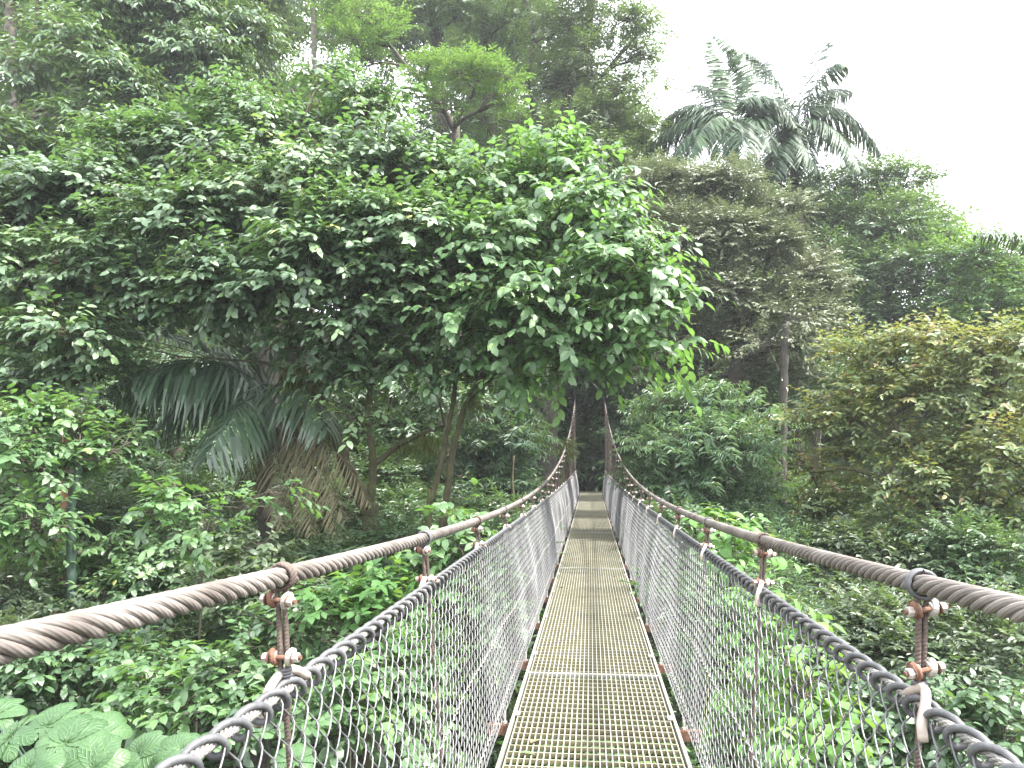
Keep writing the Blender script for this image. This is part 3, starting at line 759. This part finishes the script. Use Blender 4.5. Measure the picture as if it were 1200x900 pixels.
palm('tall_palm', 'tall palm with bright upright frond and drooping lower fronds, the left of a pair', foot(P(857, 520, YB)), hubB, .16,
     [fr(868, 95, YB, 832, 42, YB + .3, 1.0, n=42, w=.07, droop=.3, tint=.95, updir=(0, -1, .3)),
      fr(900, 95, YB, 934, 150, YB - .6, 1.2, n=56, w=.06, droop=.9),
      fr(800, 112, YB, 748, 190, YB + .2, 1.3, n=58, w=.065, droop=1.0),
      fr(830, 115, YB - 1.2, 805, 190, YB - 2, 1.25, n=56, w=.065, droop=.9, tint=.7),
      fr(850, 120, YB - 1.6, 845, 188, YB - 2.3, 1.25, n=56, w=.065, droop=.9),
      fr(885, 120, YB - 1.0, 905, 180, YB - 1.8, 1.15, n=52, w=.06, droop=.9),
      fr(840, 95, YB + 1, 815, 100, YB + 1.7, 1.1, n=36, w=.07, droop=.7),
      fr(880, 80, YB + .8, 900, 72, YB + 1.4, 1.0, n=34, w=.07, droop=.6),
      fr(812, 125, YB - .8, 778, 205, YB - 1.4, 1.3, n=52, w=.065, droop=1.0, tint=.3),
      fr(870, 125, YB - 2, 872, 195, YB - 3, 1.2, n=52, w=.065, droop=.9),
      fr(815, 95, YB + .4, 772, 150, YB + .8, 1.2, n=52, w=.065, droop=1.0),
      fr(850, 80, YB + .5, 862, 60, YB + .2, .9, n=44, w=.06, droop=.4, tint=.8)], M_PALM, M_BARKD, lk=1.15, reps=2)
YC = 26
hubC = P(1262, 300, YC)
palm('edge_palm', 'palm at the right edge whose single long frond enters the picture', foot(P(1262, 520, YC)), hubC, .16,
     [fr(1205, 262, YC, 1138, 276, YC, .85, n=44, w=.07, droop=.9, ahead=.1),
      fr(1290, 240, YC, 1340, 290, YC, 1.2, n=52, w=.06, droop=.9), fr(1262, 250, YC - 1.5, 1270, 330, YC - 2.5, 1.2, n=50, w=.06, droop=.9)], M_PALM)

YD = 14.2
hubD = P(312, 462, YD + .6)
palm('dark_palm', 'dark shaded palm with long drooping leaflets and withered skirt left of the mossy trunk', foot(P(318, 660, YD + 1)), hubD, .15,
     [fr(240, 385, YD - .2, 125, 455, YD - .8, 1.7, n=62, w=.065, droop=1.25, ahead=.75),
      fr(250, 400, YD - .5, 150, 445, YD - 1.4, 1.6, n=58, w=.065, droop=1.3, ahead=.6, tint=.4),
      fr(245, 425, YD, 165, 520, YD - .4, 1.3, n=54, w=.06, droop=1.0, ahead=.6, tint=.3),
      fr(240, 400, YD + .7, 130, 395, YD + 1, 1.2, n=60, w=.06, droop=-.5, ahead=.9),
      fr(280, 380, YD + .3, 190, 385, YD - .3, 1.1, n=60, w=.06, droop=-.7, ahead=.8, tint=.6),
      fr(290, 360, YD + .4, 250, 355, YD + .7, 1.0, n=46, w=.06, droop=.0, ahead=.9),
      fr(350, 410, YD - .4, 385, 510, YD - 1.2, 1.3, n=50, w=.06, droop=1.0),
      fr(330, 380, YD + .6, 375, 385, YD + 1, 1.1, n=46, w=.06, droop=.2, ahead=.8),
      fr(285, 450, YD - 1.2, 240, 540, YD - 2.0, 1.3, n=50, w=.06, droop=1.2, tint=.25, ahead=.7)], M_PALMD, M_BARKD,
     dead=[fr(375, 505, YD - .6, 405, 615, YD - .9, .75, n=60, w=.026, droop=.8, tint=.9), fr(360, 510, YD - .7, 365, 630, YD - 1.1, .8, n=50, w=.03, droop=1.1, tint=.7),
           fr(395, 500, YD - .6, 435, 595, YD - .8, .75, n=60, w=.024, droop=.8, tint=1.0), fr(330, 515, YD - .8, 330, 625, YD - 1.2, .8, n=46, w=.03, droop=1.3, tint=.5),
           fr(300, 520, YD - .6, 275, 610, YD - .8, .8, n=40, w=.035, droop=1.4, tint=.2),
           fr(385, 530, YD - .9, 395, 640, YD - 1.1, .6, n=50, w=.024, droop=.9, tint=.9)])


# ------------------------------------------------------------------ big lobed leaves, lower left
def lobed_plant(name, label, stem_top, leaves):
    f = foot(stem_top, .2)
    t = thing(name, label, 'plant', tuple(f))
    g = Geo()
    p = smooth_path([f, (f + stem_top) / 2 + np.array([.1, .1, 0]), stem_top], 14)
    g.tubes(p, np.linspace(.05, .022, 14), 8, (0, 1, .01), 0)
    g.build('stem', M_BARKG, t, smooth=True)
    for c, size, nl, azim, tilt in leaves:
        c = np.asarray(c, float)
        g = Geo()
        g.tubes(curve(stem_top - np.array([0, 0, .1]), c, 7, .06, .05), np.linspace(.009, .006, 7), 5, (.2, .5, .8), 1)
        tilt = tilt * rng.uniform(1.0, 2.2)
        n0 = nrm(np.array([math.cos(azim) * tilt, math.sin(azim) * tilt, 1.0]))
        a0 = rng.uniform(0, 6.28)
        ax = nrm(np.cross(n0, np.array([0.3, 1, 0.])))
        ay = np.cross(n0, ax)
        for k in range(nl):
            a = a0 + (k - (nl - 1) / 2) * (2 * PI * .86 / nl)
            L_ = size * .82 * (1 - .35 * abs(k - (nl - 1) / 2) / (nl / 2)) * rng.uniform(.92, 1.05)
            # one lobe: a corrugated, drooping blade
            U, Wn = 40, 7
            u = np.linspace(0, 1, U); v = np.linspace(-1, 1, Wn)
            wd = .33 * L_ * np.sin(np.clip(u, 0, 1) ** .75 * PI) ** .55 * (.55 + .45 * u) + .012
            wd[-1] = .004
            uu, vv = np.meshgrid(u, v, indexing='ij')
            x = uu * L_ - np.abs(vv) * wd[:, None] * .0
            y = vv * wd[:, None]
            z = .10 * L_ * np.sin(uu * PI * .8) - .26 * L_ * uu ** 2.4 + .10 * L_ * (np.abs(vv) * .6) * (1 - uu) + .009 * L_ * np.sin((uu - .3 * np.abs(vv)) * 44) * np.abs(vv) ** .6 * (1 - uu * .5) - .05 * L_ * vv ** 2 * uu
            dx = ax * math.cos(a) + ay * math.sin(a)
            dy = np.cross(n0, dx)
            V = c + x[..., None] * dx + y[..., None] * dy + z[..., None] * n0
            i, j = np.meshgrid(np.arange(U - 1), np.arange(Wn - 1), indexing='ij')
            ff = np.stack([i * Wn + j, (i + 1) * Wn + j, (i + 1) * Wn + j + 1, i * Wn + j + 1], -1).reshape(-1, 4)
            g.add(V, ff, 0, float(np.clip(rng.normal(.5, .18), 0, 1)), np.stack([uu, vv * .5], -1))
        g.build('leaf', [M_CEC, M_BARKG], t, smooth=True)
    return t


lobed_plant('lobed_leaf_plant', 'plant with huge lobed leaves in the bottom left corner', P(60, 925, 4.4),
            [(P(15, 862, 4.3), .33, 8, 4.0, .5), (P(78, 870, 4.2), .30, 8, 4.9, .6), (P(35, 900, 3.9), .30, 8, 4.4, .7), (P(112, 862, 4.5), .27, 7, 5.4, .6), (P(-15, 842, 4.8), .30, 8, 4.6, .5), (P(110, 900, 4.1), .26, 7, 5.0, .7), (P(55, 850, 4.8), .26, 7, 4.7, .6)])
lobed_plant('lobed_leaf_plant', 'smaller plant with lobed leaves below the nearest left hanger', P(205, 930, 4.8),
            [(P(160, 885, 4.7), .26, 8, 4.4, .6), (P(215, 878, 4.6), .24, 8, 5.0, .55), (P(190, 905, 4.4), .24, 8, 4.2, .7), (P(250, 872, 5.2), .2, 7, 5.2, .5), (P(140, 905, 4.6), .24, 8, 4.6, .6)])
lobed_plant('lobed_leaf_plant', 'lobed leaf plant showing through the left netting above the corner', P(330, 930, 5.4),
            [(P(310, 860, 5.4), .24, 8, 2.0, .3), (P(360, 850, 5.6), .25, 8, .6, .3), (P(345, 890, 5.2), .24, 8, 5.0, .3)])

# ------------------------------------------------------------------ the wood behind everything
g = Geo()
bl = []
for k in range(70):
    X = rng.uniform(-42, 13); Y = rng.uniform(40, 56)
    zg = float(ground(X, Y))
    top = 9 if X < -2 else 3.5
    if X > 5: top = 4
    bl.append((np.array([X, Y, zg + rng.uniform(0, top)]), rng.uniform(2.2, 3.4)))
for k in range(26):
    X = rng.uniform(8, 44); Y = rng.uniform(36, 50)
    bl.append((np.array([X, Y, rng.uniform(-4, 3.5)]), rng.uniform(2.2, 3.2)))
for k in range(22):
    X = rng.uniform(-30, -14); Y = rng.uniform(18, 34)
    bl.append((np.array([X, Y, rng.uniform(-3, 9)]), rng.uniform(2.0, 3.0)))
for k in range(10):
    X = rng.uniform(-2.5, 2.5); bl.append((np.array([X, rng.uniform(44, 47), rng.uniform(-1, 5)]), 1.6))
GAPS = [(358, 70, 10), (475, 125, 14), (760, 60, 25)]
EDGE = [(-60, -40), (640, -40), (700, 40), (740, 120), (790, 190), (850, 215), (960, 215), (1060, 225), (1110, 300), (1260, 300)]
for k in range(520):
    px = rng.uniform(-60, 1260); py = rng.uniform(-40, 560)
    rp = rng.uniform(38, 60)
    top = np.interp(px, [e[0] for e in EDGE], [e[1] for e in EDGE])
    if py < top + rp * .9 or any(math.hypot(px - a, py - b) < c + rp * .8 for a, b, c in GAPS):
        continue
    if 640 < px < 730 and py > 470:
        continue
    Y = rng.uniform(39, 46)
    bl.append((P(px, py, Y), rp / F * Y))
for q in ((820, 330), (840, 290), (800, 380), (870, 330), (900, 400), (830, 420), (780, 330), (930, 300), (760, 400), (960, 400)):
    bl.append((P(*q, 41), 2.2))
foliage(g, bl, dict(len=.42, w=.45, cov=2.4, nps=8, spray=1.3, droop=.5, tpl=T_SMALL, subs=8, flat=.9, twigs=False))
o = g.build('distant_forest', M_UND)
o['kind'] = 'stuff'; o['label'] = 'dark mass of forest filling the far side of the ravine'; o['category'] = 'forest'

# ------------------------------------------------------------------ suspension bridge
bridge = thing('suspension_bridge', 'long narrow suspension footbridge with steel grating deck and chain link sides', 'bridge', (0, 0, -1.6))
zc = lambda y: -.358 + .0037 * (np.asarray(y, float) - 7.0) ** 2
zd = lambda y: -1.55 + .00036 * (np.asarray(y, float) - 6.5) ** 2
HN = 1.03
zn = lambda y: zd(y) + HN
Y0, Y1 = -3.0, 38.6
XC = .735


def hangX(z, y):
    h = z - zd(y)
    return .615 + .10 * h / HN - .012 * np.clip(h - HN, 0, .2) / .2 + .02 * np.clip((h - .9) / 1.0, 0, 1)


# main cables: six helical strands
def rope(g, path, rad, lay, ys, strands=6, sides=8, mat=0, x0=0.0, hand=1):
    """path(y)->(n,3) centre line along +Y"""
    c = path(ys)
    T = nrm(np.gradient(c, axis=0))
    A = nrm(np.cross(T, [0, 0, 1.]))
    Bv = np.cross(A, T)
    s = np.concatenate([[0], np.cumsum(np.linalg.norm(np.diff(c, axis=0), axis=1))])
    rs = rad * .36; rc = rad - rs
    for k in range(strands):
        ph = hand * 2 * PI * s / lay + 2 * PI * k / strands
        rad_v = np.cos(ph)[:, None] * A + np.sin(ph)[:, None] * Bv
        g.tubes(c + rc * rad_v, rs, sides, rad_v, mat)
    g.tubes(c, rc * .8, 5, (0, 0, 1), mat)


CABLE_END = 41.8
for sgn in (-1, 1):
    path = lambda y: np.stack([np.full_like(y, sgn * XC), y, zc(y)], -1)
    g = Geo()
    rope(g, path, .0245, .29, np.arange(Y0, 9, .012), sides=9, hand=sgn)
    rope(g, path, .0245, .29, np.arange(9 - .04, CABLE_END, .04), sides=5, hand=sgn)
    g.build('main_cable', M_ROPE, bridge, smooth=True)
    # rope along the top of the netting
    path2 = lambda y: np.stack([sgn * (hangX(zn(y), y) - .012), y, zn(y)], -1)
    g = Geo()
    rope(g, path2, .0115, .11, np.arange(Y0, 7, .008), sides=6, hand=1)
    g.tubes(path2(np.arange(6.99, Y1, .1)), .0115, 6, (0, 0, 1), 0)
    g.build('net_rope', M_NETROPE, bridge, smooth=True)
    # hose spiral that laces the netting to that rope
    g = Geo()
    for a, b, st, sd in ((Y0, 9, 16, 7), (9, Y1, 9, 4)):
        y = np.arange(a, b, .098 / st)
        c = path2(y)
        ph = 2 * PI * y / .098 + .5 * np.sin(y * 2.3)
        rv = np.stack([np.cos(ph) * sgn, np.zeros_like(ph), np.sin(ph)], -1)
        g.tubes(c + rv * np.array([.019, 0, .024]) + np.stack([0 * ph, -.022 * np.cos(ph), 0 * ph - .006], -1), .0078, sd, rv, 0)
    g.build('lacing', M_LACE, bridge, smooth=True)

    # chain link netting
    g = Geo()
    NETD = .0065
    rows = 21
    hp = (HN + .05) / rows

    def netpt(h, y, off=0):
        bil = .006 * np.sin(y * 3.9 + sgn) * np.sin(h / HN * PI) + .012 * np.sin(y * 1.3 + h * 3) * np.sin(h / HN * PI)
        X = .575 + .118 * np.clip(h / HN, 0, 1) + bil - .02 * np.sin(np.clip(h / HN, 0, 1) * PI) + off
        return np.stack([sgn * X, y, zd(y) + h], -1)

    for a, b, sub, sides, rad in ((-1.5, 8.5, 6, 5, .0023), (8.5, 18, 3, 3, .0024), (18, Y1, 2, 3, .0026)):
        pitch = .045
        K = int((b - a) / pitch)
        k = np.arange(K)
        tt = np.arange(rows * sub + 1) / sub
        tri = np.arcsin(.95 * np.cos(PI * tt)) / math.asin(.95) if sub > 1 else np.cos(PI * tt)
        par = np.where(k % 2 == 0, 1., -1.)[:, None]
        yy = a + k[:, None] * pitch + par * tri[None] * pitch * .56
        yy = yy + .006 * np.sin(k[:, None] * .7 + tt[None] * .5)
        hh = -.05 + tt[None] * hp + np.zeros_like(yy) + .003 * np.sin(k[:, None] * 1.3)
        sq = np.sin(PI * tt)
        sq = np.sign(sq) * np.abs(sq) ** .4 * (np.abs(sq) > 1e-6)
        off = NETD * sq[None] * par
        g.tubes(netpt(hh, yy, off), rad, sides, (1, 0, 0), 0)
    g.build('netting', M_WIRE, bridge, smooth=True)
    # line wires woven through the netting
    for h0 in (.045, .46):
        g = Geo()
        y = np.arange(-1.5, Y1, .04)
        g.tubes(netpt(np.full_like(y, h0) + .004 * np.sin(y * 2.1), y, .004 * np.sign(np.sin(y * PI / .042))), .0032, 4, (1, 0, 0), 0)
        g.build('line_wire', M_GALV, bridge, smooth=True)

# deck panels
W = .49
PL = 6.12
ys = [-3.2 + .06] + [y for y in np.arange(-.08, 38, PL)]
edges = [(-3.2, -.10)] + [(-.08 + k * PL, -.08 + (k + 1) * PL - .012) for k in range(6)] + [(-.08 + 6 * PL, Y1)]
DP = .03
for a, b in edges:
    g = Geo()
    n = max(1, int((b - a) / .45))
    nb = 29
    xs = np.linspace(-W + .02, W - .02, nb)
    # bars along the bridge, as thin ribbons that follow the camber
    yy = np.linspace(a + .004, b - .004, n + 1)
    Pt = np.stack([np.broadcast_to(xs[:, None], (nb, n + 1)), np.broadcast_to(yy[None], (nb, n + 1)), np.broadcast_to(zd(yy)[None], (nb, n + 1))], -1)
    hw, hd = .0032, .028
    q = np.stack([Pt + o for o in (np.array([-hw, 0, 0]), np.array([hw, 0, 0]), np.array([hw * .8, 0, -hd]), np.array([-hw * .8, 0, -hd]))], 2)
    k_, i_ = np.meshgrid(np.arange(nb), np.arange(n), indexing='ij')
    bse = (k_ * (n + 1) + i_) * 4
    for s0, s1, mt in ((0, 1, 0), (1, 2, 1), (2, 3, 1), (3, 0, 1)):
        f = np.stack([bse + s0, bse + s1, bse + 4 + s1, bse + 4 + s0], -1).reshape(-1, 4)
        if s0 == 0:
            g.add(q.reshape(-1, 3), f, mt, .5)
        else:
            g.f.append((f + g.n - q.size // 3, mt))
    # cross bars
    yc = np.arange(a + .07, b - .04, .1)
    C = np.stack([np.zeros_like(yc), yc, zd(yc) - .0135], -1)
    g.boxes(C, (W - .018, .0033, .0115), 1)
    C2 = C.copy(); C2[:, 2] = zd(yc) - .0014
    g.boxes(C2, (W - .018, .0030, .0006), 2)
    # end bars
    for y in (a + .002, b - .002):
        g.boxes([[0, y, zd(y) - .012]], (W, .0055, .0145), 0)
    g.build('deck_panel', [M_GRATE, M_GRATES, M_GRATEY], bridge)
    for sx in (-1, 1):
        g = Geo()
        yy = np.linspace(a, b, n + 1)
        for k in range(n):
            y_a, y_b = yy[k], yy[k + 1]
            za, zb = zd(y_a), zd(y_b)
            v = []
            for (Yv, Zv) in ((y_a, za), (y_b, zb)):
                for dx, dz in ((-.009, .004), (.009, .004), (.009, -.055), (-.009, -.055)):
                    v.append((sx * (W + .008) + dx, Yv, Zv + dz))
            g.add(v, [[0, 1, 5, 4], [1, 2, 6, 5], [2, 3, 7, 6], [3, 0, 4, 7]] + ([[3, 2, 1, 0]] if k == 0 else []) + ([[4, 5, 6, 7]] if k == n - 1 else []))
        g.build('side_rail', M_GRATE, bridge)

# hangers -------------------------------------------------------------
def clamp_mesh():
    g = Geo()
    # through bolt
    g.tubes([[-.050, -.012, 0], [.050, -.012, 0]], .0058, 8, (0, 0, 1), 0, caps=True)
    for s in (-1, 1):
        # saddle: a thick rounded ring hugging the strands
        a = np.linspace(0, 2 * PI, 17)
        ring = np.stack([np.full_like(a, s * .020) + s * .004 * np.cos(a), -.004 + .0115 * np.sin(a), .013 * np.cos(a)], -1)
        g.tubes(ring, .0085, 8, (1, 0, 0), 1 if s > 0 else 0)
        g.tubes([[s * .012, -.004, 0], [s * .028, -.004, 0]], .0145, 10, (0, 0, 1), 1, caps=True)
        g.tubes([[s * .031, -.012, 0], [s * .044, -.012, 0]], .0115, 6, (0, 0, 1), 1, caps=True)
        g.tubes([[s * .029, -.012, 0], [s * .0312, -.012, 0]], .0145, 12, (0, 0, 1), 0, caps=True)
    return g


cl_proto = clamp_mesh().build('clamp', [M_RUST, M_GALV], bridge, smooth=False)
cl_me = cl_proto.data
bpy.data.objects.remove(cl_proto)
HY = 1.80 + 1.59 * np.arange(-2, 24)
HY = HY[HY < 38.4]
for sgn in (-1, 1):
    for idx, y in enumerate(HY):
        y = float(y) + (0.04 if sgn > 0 else 0)
        c = float(zc(y)); d = float(zd(y)); n_ = float(zn(y))
        near = y < 12
        off = .026
        g = Geo()
        def hp_(z, dx=0.0):
            return [sgn * (float(hangX(z, y))) + dx, y, z]
        # two strands from the cable to the netting rope, one below
        top = c - .02
        low = n_ - .05
        if c - n_ > .1:
            m1 = c - .10
            for s in (-1, 1):
                zs = np.linspace(top, low, 10)
                dxs = s * np.interp(np.linspace(0, 1, 10), [0, .12, .7, 1], [.014, .0072, .0072, .004])
                xt = sgn * XC
                pts = []
                for z, dx in zip(zs, dxs):
                    w = (z - low) / (top - low)
                    pts.append([xt * w + sgn * float(hangX(low, y)) * (1 - w) + dx, y + .006 * s * (1 - w), z])
                g.tubes(pts, .0068, 7 if near else 4, (0, 1, 0), 0)
        g.tubes([hp_(low + .02), hp_((low + d) / 2), [sgn * .615, y, d - .07]], .0072, 7 if near else 4, (0, 1, 0), 0)
        h = g.build('hanger', M_RUSTD, bridge, smooth=True)
        # wire loop round the main cable
        g = Geo()
        a = np.linspace(0, 2 * PI * 2.4, 60 if near else 22)
        rr = .0295
        g.tubes(np.stack([sgn * XC + rr * np.sin(a), y - .012 + .011 * a / (2 * PI), c + rr * np.cos(a)], -1), .0052, 7 if near else 4,
                np.stack([np.sin(a), 0 * a, np.cos(a)], -1), 0)
        g.build('cable_loop', M_LACE if (idx + (sgn > 0)) % 2 else M_RUSTD, h, smooth=True)
        # clamps
        gap = c - n_
        zlist = [c - .052]
        if gap > .17:
            zlist.append(c - min(.182, gap - .03))
        for q, z in enumerate(zlist):
            o = bpy.data.objects.new('clamp', cl_me)
            COL.objects.link(o)
            w = (z - low) / (top - low)
            o.parent = h
            o.location = (sgn * XC * w + sgn * float(hangX(low, y)) * (1 - w), y - .003, z)
            o.rotation_euler = (rng.normal(0, .05), rng.normal(0, .08), rng.normal(0, .15) + sgn * .1)
        # pale hose sleeve where the netting rope passes
        g = Geo()
        nr = np.array([sgn * float(hangX(n_, y) - .012), y, n_])
        if sgn < 0:
            pts = nr + np.array([[-.018, -.13, -.045], [-.022, -.07, .012], [-.02, 0, .034], [-.004, .045, .030], [.016, .075, .008]])
        else:
            pts = nr + np.array([[-.006, .02, .012], [.006, -.03, .036], [-.006, -.075, .028], [-.026, -.10, -.012], [-.028, -.105, -.05]])
        g.tubes(smooth_path(pts, 16 if near else 7), .0105, 9 if near else 5, (1, .1, .1), 0, caps=True)
        g.build('hose_sleeve', M_SLEEVE, h, smooth=True)
        if near and idx % 2 == 0:
            # tarred wrapping above the netting rope
            g = Geo()
            a = np.linspace(0, 2 * PI * 6, 90)
            zz = n_ + .045 - .007 * a / (2 * PI)
            g.tubes(np.stack([sgn * float(hangX(n_, y)) + .0135 * np.sin(a), y + .0135 * np.cos(a), zz], -1), .0042, 5, np.stack([np.sin(a), np.cos(a), 0 * a], -1), 0)
            g.build('wire_wrapping', M_LACE, h, smooth=True)
for y in HY:
    y = float(y) + .02
    d = float(zd(y))
    g = Geo()
    z0 = d - .062
    g.boxes([[0, y, z0 - .0275]], (.66, .003, .030), 0)
    g.boxes([[0, y + .024, z0 + .000], [0, y + .024, z0 - .055]], (.66, .0205, .0025), 0)
    cb = g.build('cross_beam', M_RUST, bridge)
    for sx in (-1, 1):
        g = Geo()
        g.tubes([[sx * .555, y + .02, z0], [sx * .555, y + .02, z0 + .075]], .007, 8, (0, 1, 0), 1, caps=True)
        g.tubes([[sx * .555, y + .02, z0 + .006], [sx * .555, y + .02, z0 + .020]], .014, 6, (0, 1, 0), 1, caps=True)
        g.build('bolt', [M_GRATE, M_GALV], cb)
        g = Geo()
        g.boxes([[sx * (W - .01), y + .02, d + .006]], (.022, .03, .003), 0)
        g.tubes([[sx * (W - .012), y + .02, d + .008], [sx * (W - .012), y + .02, d + .022]], .010, 6, (0, 1, 0), 1, caps=True)
        g.build('deck_clip', [M_GRATE, M_GALV], cb)

for k in range(26):
    x = rng.uniform(-.42, .42); y = 3.6 + 22 * rng.random() ** 1.6
    g = Geo(); a = rng.uniform(0, 6.28); L_ = rng.uniform(.05, .09)
    g.leaves(np.array([[x, y, float(zd(y)) + .006]]), np.array([[math.cos(a), math.sin(a), .02]]), np.array([[0, 0, 1.]]), L_, L_ * .5, T_BROAD, 0, rng.uniform(0, 1))
    o = g.build('fallen_leaf', M_DEAD if k % 3 else M_L5)
    o['label'] = 'small withered brown leaf fallen on the deck grating' if k % 3 else 'small olive green leaf fallen on the deck grating'
    o['category'] = 'leaf'; o['group'] = 'withered leaves on the deck' if k % 3 else 'olive leaves on the deck'

# far tower and landing
for sgn in (-1, 1):
    g = Geo()
    y = CABLE_END
    g.boxes([[sgn * .78, y, 1.0]], (.14, .14, 3.9), 0)
    g.boxes([[sgn * .78, y, 4.93]], (.18, .20, .035), 0)
    g.build('tower_post', M_CONC, bridge)
g = Geo()
g.boxes([[0, CABLE_END, 4.55]], (.64, .10, .14), 0)
g.build('tower_beam', M_CONC, bridge)
ld = Geo()
yl = Y1 + .02
ld.boxes([[0, yl + 2.4, float(zd(Y1)) - .5]], (1.1, 2.4, .47), 0)
o = ld.build('bridge_landing', M_CONC)
o['label'] = 'dark concrete landing where the deck meets the far bank'; o['category'] = 'landing'

gt = thing('timber_gate', 'low dark timber gate closing the path at the far end of the bridge', 'gate', (0, 40.2, float(zd(38.6)) - .03))
g = Geo()
zg = float(zd(38.6)) - .03
for k in range(9):
    g.boxes([[-.48 + k * .12, 40.2, zg + .52]], (.057, .014, .48), 0)
g.boxes([[0, 40.225, zg + .25], [0, 40.225, zg + .82]], (.54, .011, .04), 0)
g.build('gate_leaf', M_WOODD, gt)
for s in (-1, 1):
    g = Geo()
    g.boxes([[s * .60, 40.2, zg + .52]], (.05, .05, .55), 0)
    g.build('post', M_WOODD, gt)
mk = thing('marker_post', 'slim pale topped marker post standing in the shade at the far bridge end', 'post', (.17, 39.8, zg))
g = Geo(); g.tubes([[.17, 39.8, zg - .02], [.17, 39.8, zg + 1.05]], .028, 8, (0, 1, 0), 0, caps=True); g.build('shaft', M_BARKL, mk)
g = Geo()
g.tubes([[.16, 39.8, zg + 1.05], [.16, 39.8, zg + 1.1], [.15, 39.8, zg + 1.22], [.15, 39.8, zg + 1.27]], [[.06, .10, .09, .03]], 10, (0, 1, 0), 0, caps=True)
g.build('cap', M_WHITE, mk, smooth=True)

# small epiphyte on the left cable and a dead mossy snag
ye = 23.4
ce = np.array([-XC + .05, ye, float(zc(ye)) - .08])
g = Geo()
n = 160
dd = sphere_dirs(n); dd[:, 2] = dd[:, 2] * .8 - .35
g.leaves(ce + rng.normal(0, .10, (n, 3)), dd, sphere_dirs(n) + [0, 0, 1], rng.uniform(.2, .45, n), np.full(n, .04), T_HEX, 0, rng.uniform(.2, .85, n))
o = g.build('epiphyte', M_L6)
o['label'] = 'yellow green epiphyte tuft hanging on the left cable near the far end'; o['category'] = 'plant'
sn = thing('dead_snag', 'short mossy dead stick standing behind the left cable', 'dead branch', tuple(P(602, 612, 15)))
g = Geo()
g.tubes(smooth_path(PT([(560, 640, 15), (585, 618, 15), (600, 600, 15), (601, 580, 15), (600, 560, 15), (602, 534, 15)]), 18), np.linspace(.06, .022, 18), 7, (.2, 1, .1), 0, caps=True)
g.build('branch', M_BARKM, sn, smooth=True)

# ------------------------------------------------------------------ humid air
g = Geo()
g.boxes([[0, 60, -3]], (230, 230, 62), 0)
mh, nth, Nh, Lh = newmat('humid_air')
oh = Nh.new('ShaderNodeOutputMaterial'); ph = Nh.new('ShaderNodeVolumePrincipled')
ph.inputs['Color'].default_value = (.93, .96, 1, 1)
ph.inputs['Density'].default_value = .0009
ph.inputs['Anisotropy'].default_value = .3
Lh.new(ph.outputs[0], oh.inputs['Volume'])
o = g.build('haze', mh)
o['kind'] = 'stuff'

# ------------------------------------------------------------------ light, sky
SUN_EL, SUN_AZ = 57.0, 104.0       # azimuth clockwise from the bridge axis (+Y): ahead to the right
az, el = math.radians(SUN_AZ), math.radians(SUN_EL)
sd = Vector((math.sin(az) * math.cos(el), math.cos(az) * math.cos(el), math.sin(el)))
sun = bpy.data.lights.new('sun', 'SUN')
sun.energy = 3.9
sun.angle = math.radians(4)
sun.color = (1, .96, .88)
so = bpy.data.objects.new('sun', sun)
so.rotation_euler = sd.to_track_quat('Z', 'Y').to_euler()
COL.objects.link(so)
w = bpy.data.worlds.new('World')
scene.world = w
w.use_nodes = True
nt = w.node_tree
nt.nodes.clear()
out = nt.nodes.new('ShaderNodeOutputWorld')
bg = nt.nodes.new('ShaderNodeBackground')
sky = nt.nodes.new('ShaderNodeTexSky')
sky.sky_type = 'NISHITA'
sky.sun_disc = False
sky.sun_elevation = el
sky.sun_rotation = az
sky.dust_density = 4
sky.air_density = 1.0
# thin bright cloud veil over the sky
nz = nt.nodes.new('ShaderNodeTexNoise'); nz.inputs['Scale'].default_value = 2.2; nz.inputs['Detail'].default_value = 5
tcw = nt.nodes.new('ShaderNodeTexCoord'); nt.links.new(tcw.outputs['Generated'], nz.inputs['Vector'])
rc = nt.nodes.new('ShaderNodeMapRange'); rc.inputs[1].default_value = .35; rc.inputs[2].default_value = .7; rc.inputs[3].default_value = .78; rc.inputs[4].default_value = .95
nt.links.new(nz.outputs[0], rc.inputs[0])
mx = nt.nodes.new('ShaderNodeMix'); mx.data_type = 'RGBA'
nt.links.new(rc.outputs[0], mx.inputs[0])
nt.links.new(sky.outputs[0], mx.inputs[6])
mx.inputs[7].default_value = (12.6, 12.9, 13.4, 1)
nt.links.new(mx.outputs[2], bg.inputs[0])
bg.inputs[1].default_value = 0.10
nt.links.new(bg.outputs[0], out.inputs[0])

vs = scene.view_settings
vs.view_transform = 'Standard'
vs.look = 'None'
vs.exposure = 2.05
vs.gamma = 1
vs.use_curve_mapping = False
cy = scene.cycles
cy.volume_bounces = 0
cy.max_bounces = 6
cy.diffuse_bounces = 3
cy.glossy_bounces = 2
cy.transmission_bounces = 4
cy.transparent_max_bounces = 8
cy.use_denoising = True
cy.caustics_reflective = False
cy.caustics_refractive = False
cy.sample_clamp_indirect = 4
tot = sum(len(o.data.polygons) for o in COL.objects if o.type == 'MESH')
print('POLYS', tot, 'OBJECTS', len(COL.objects))
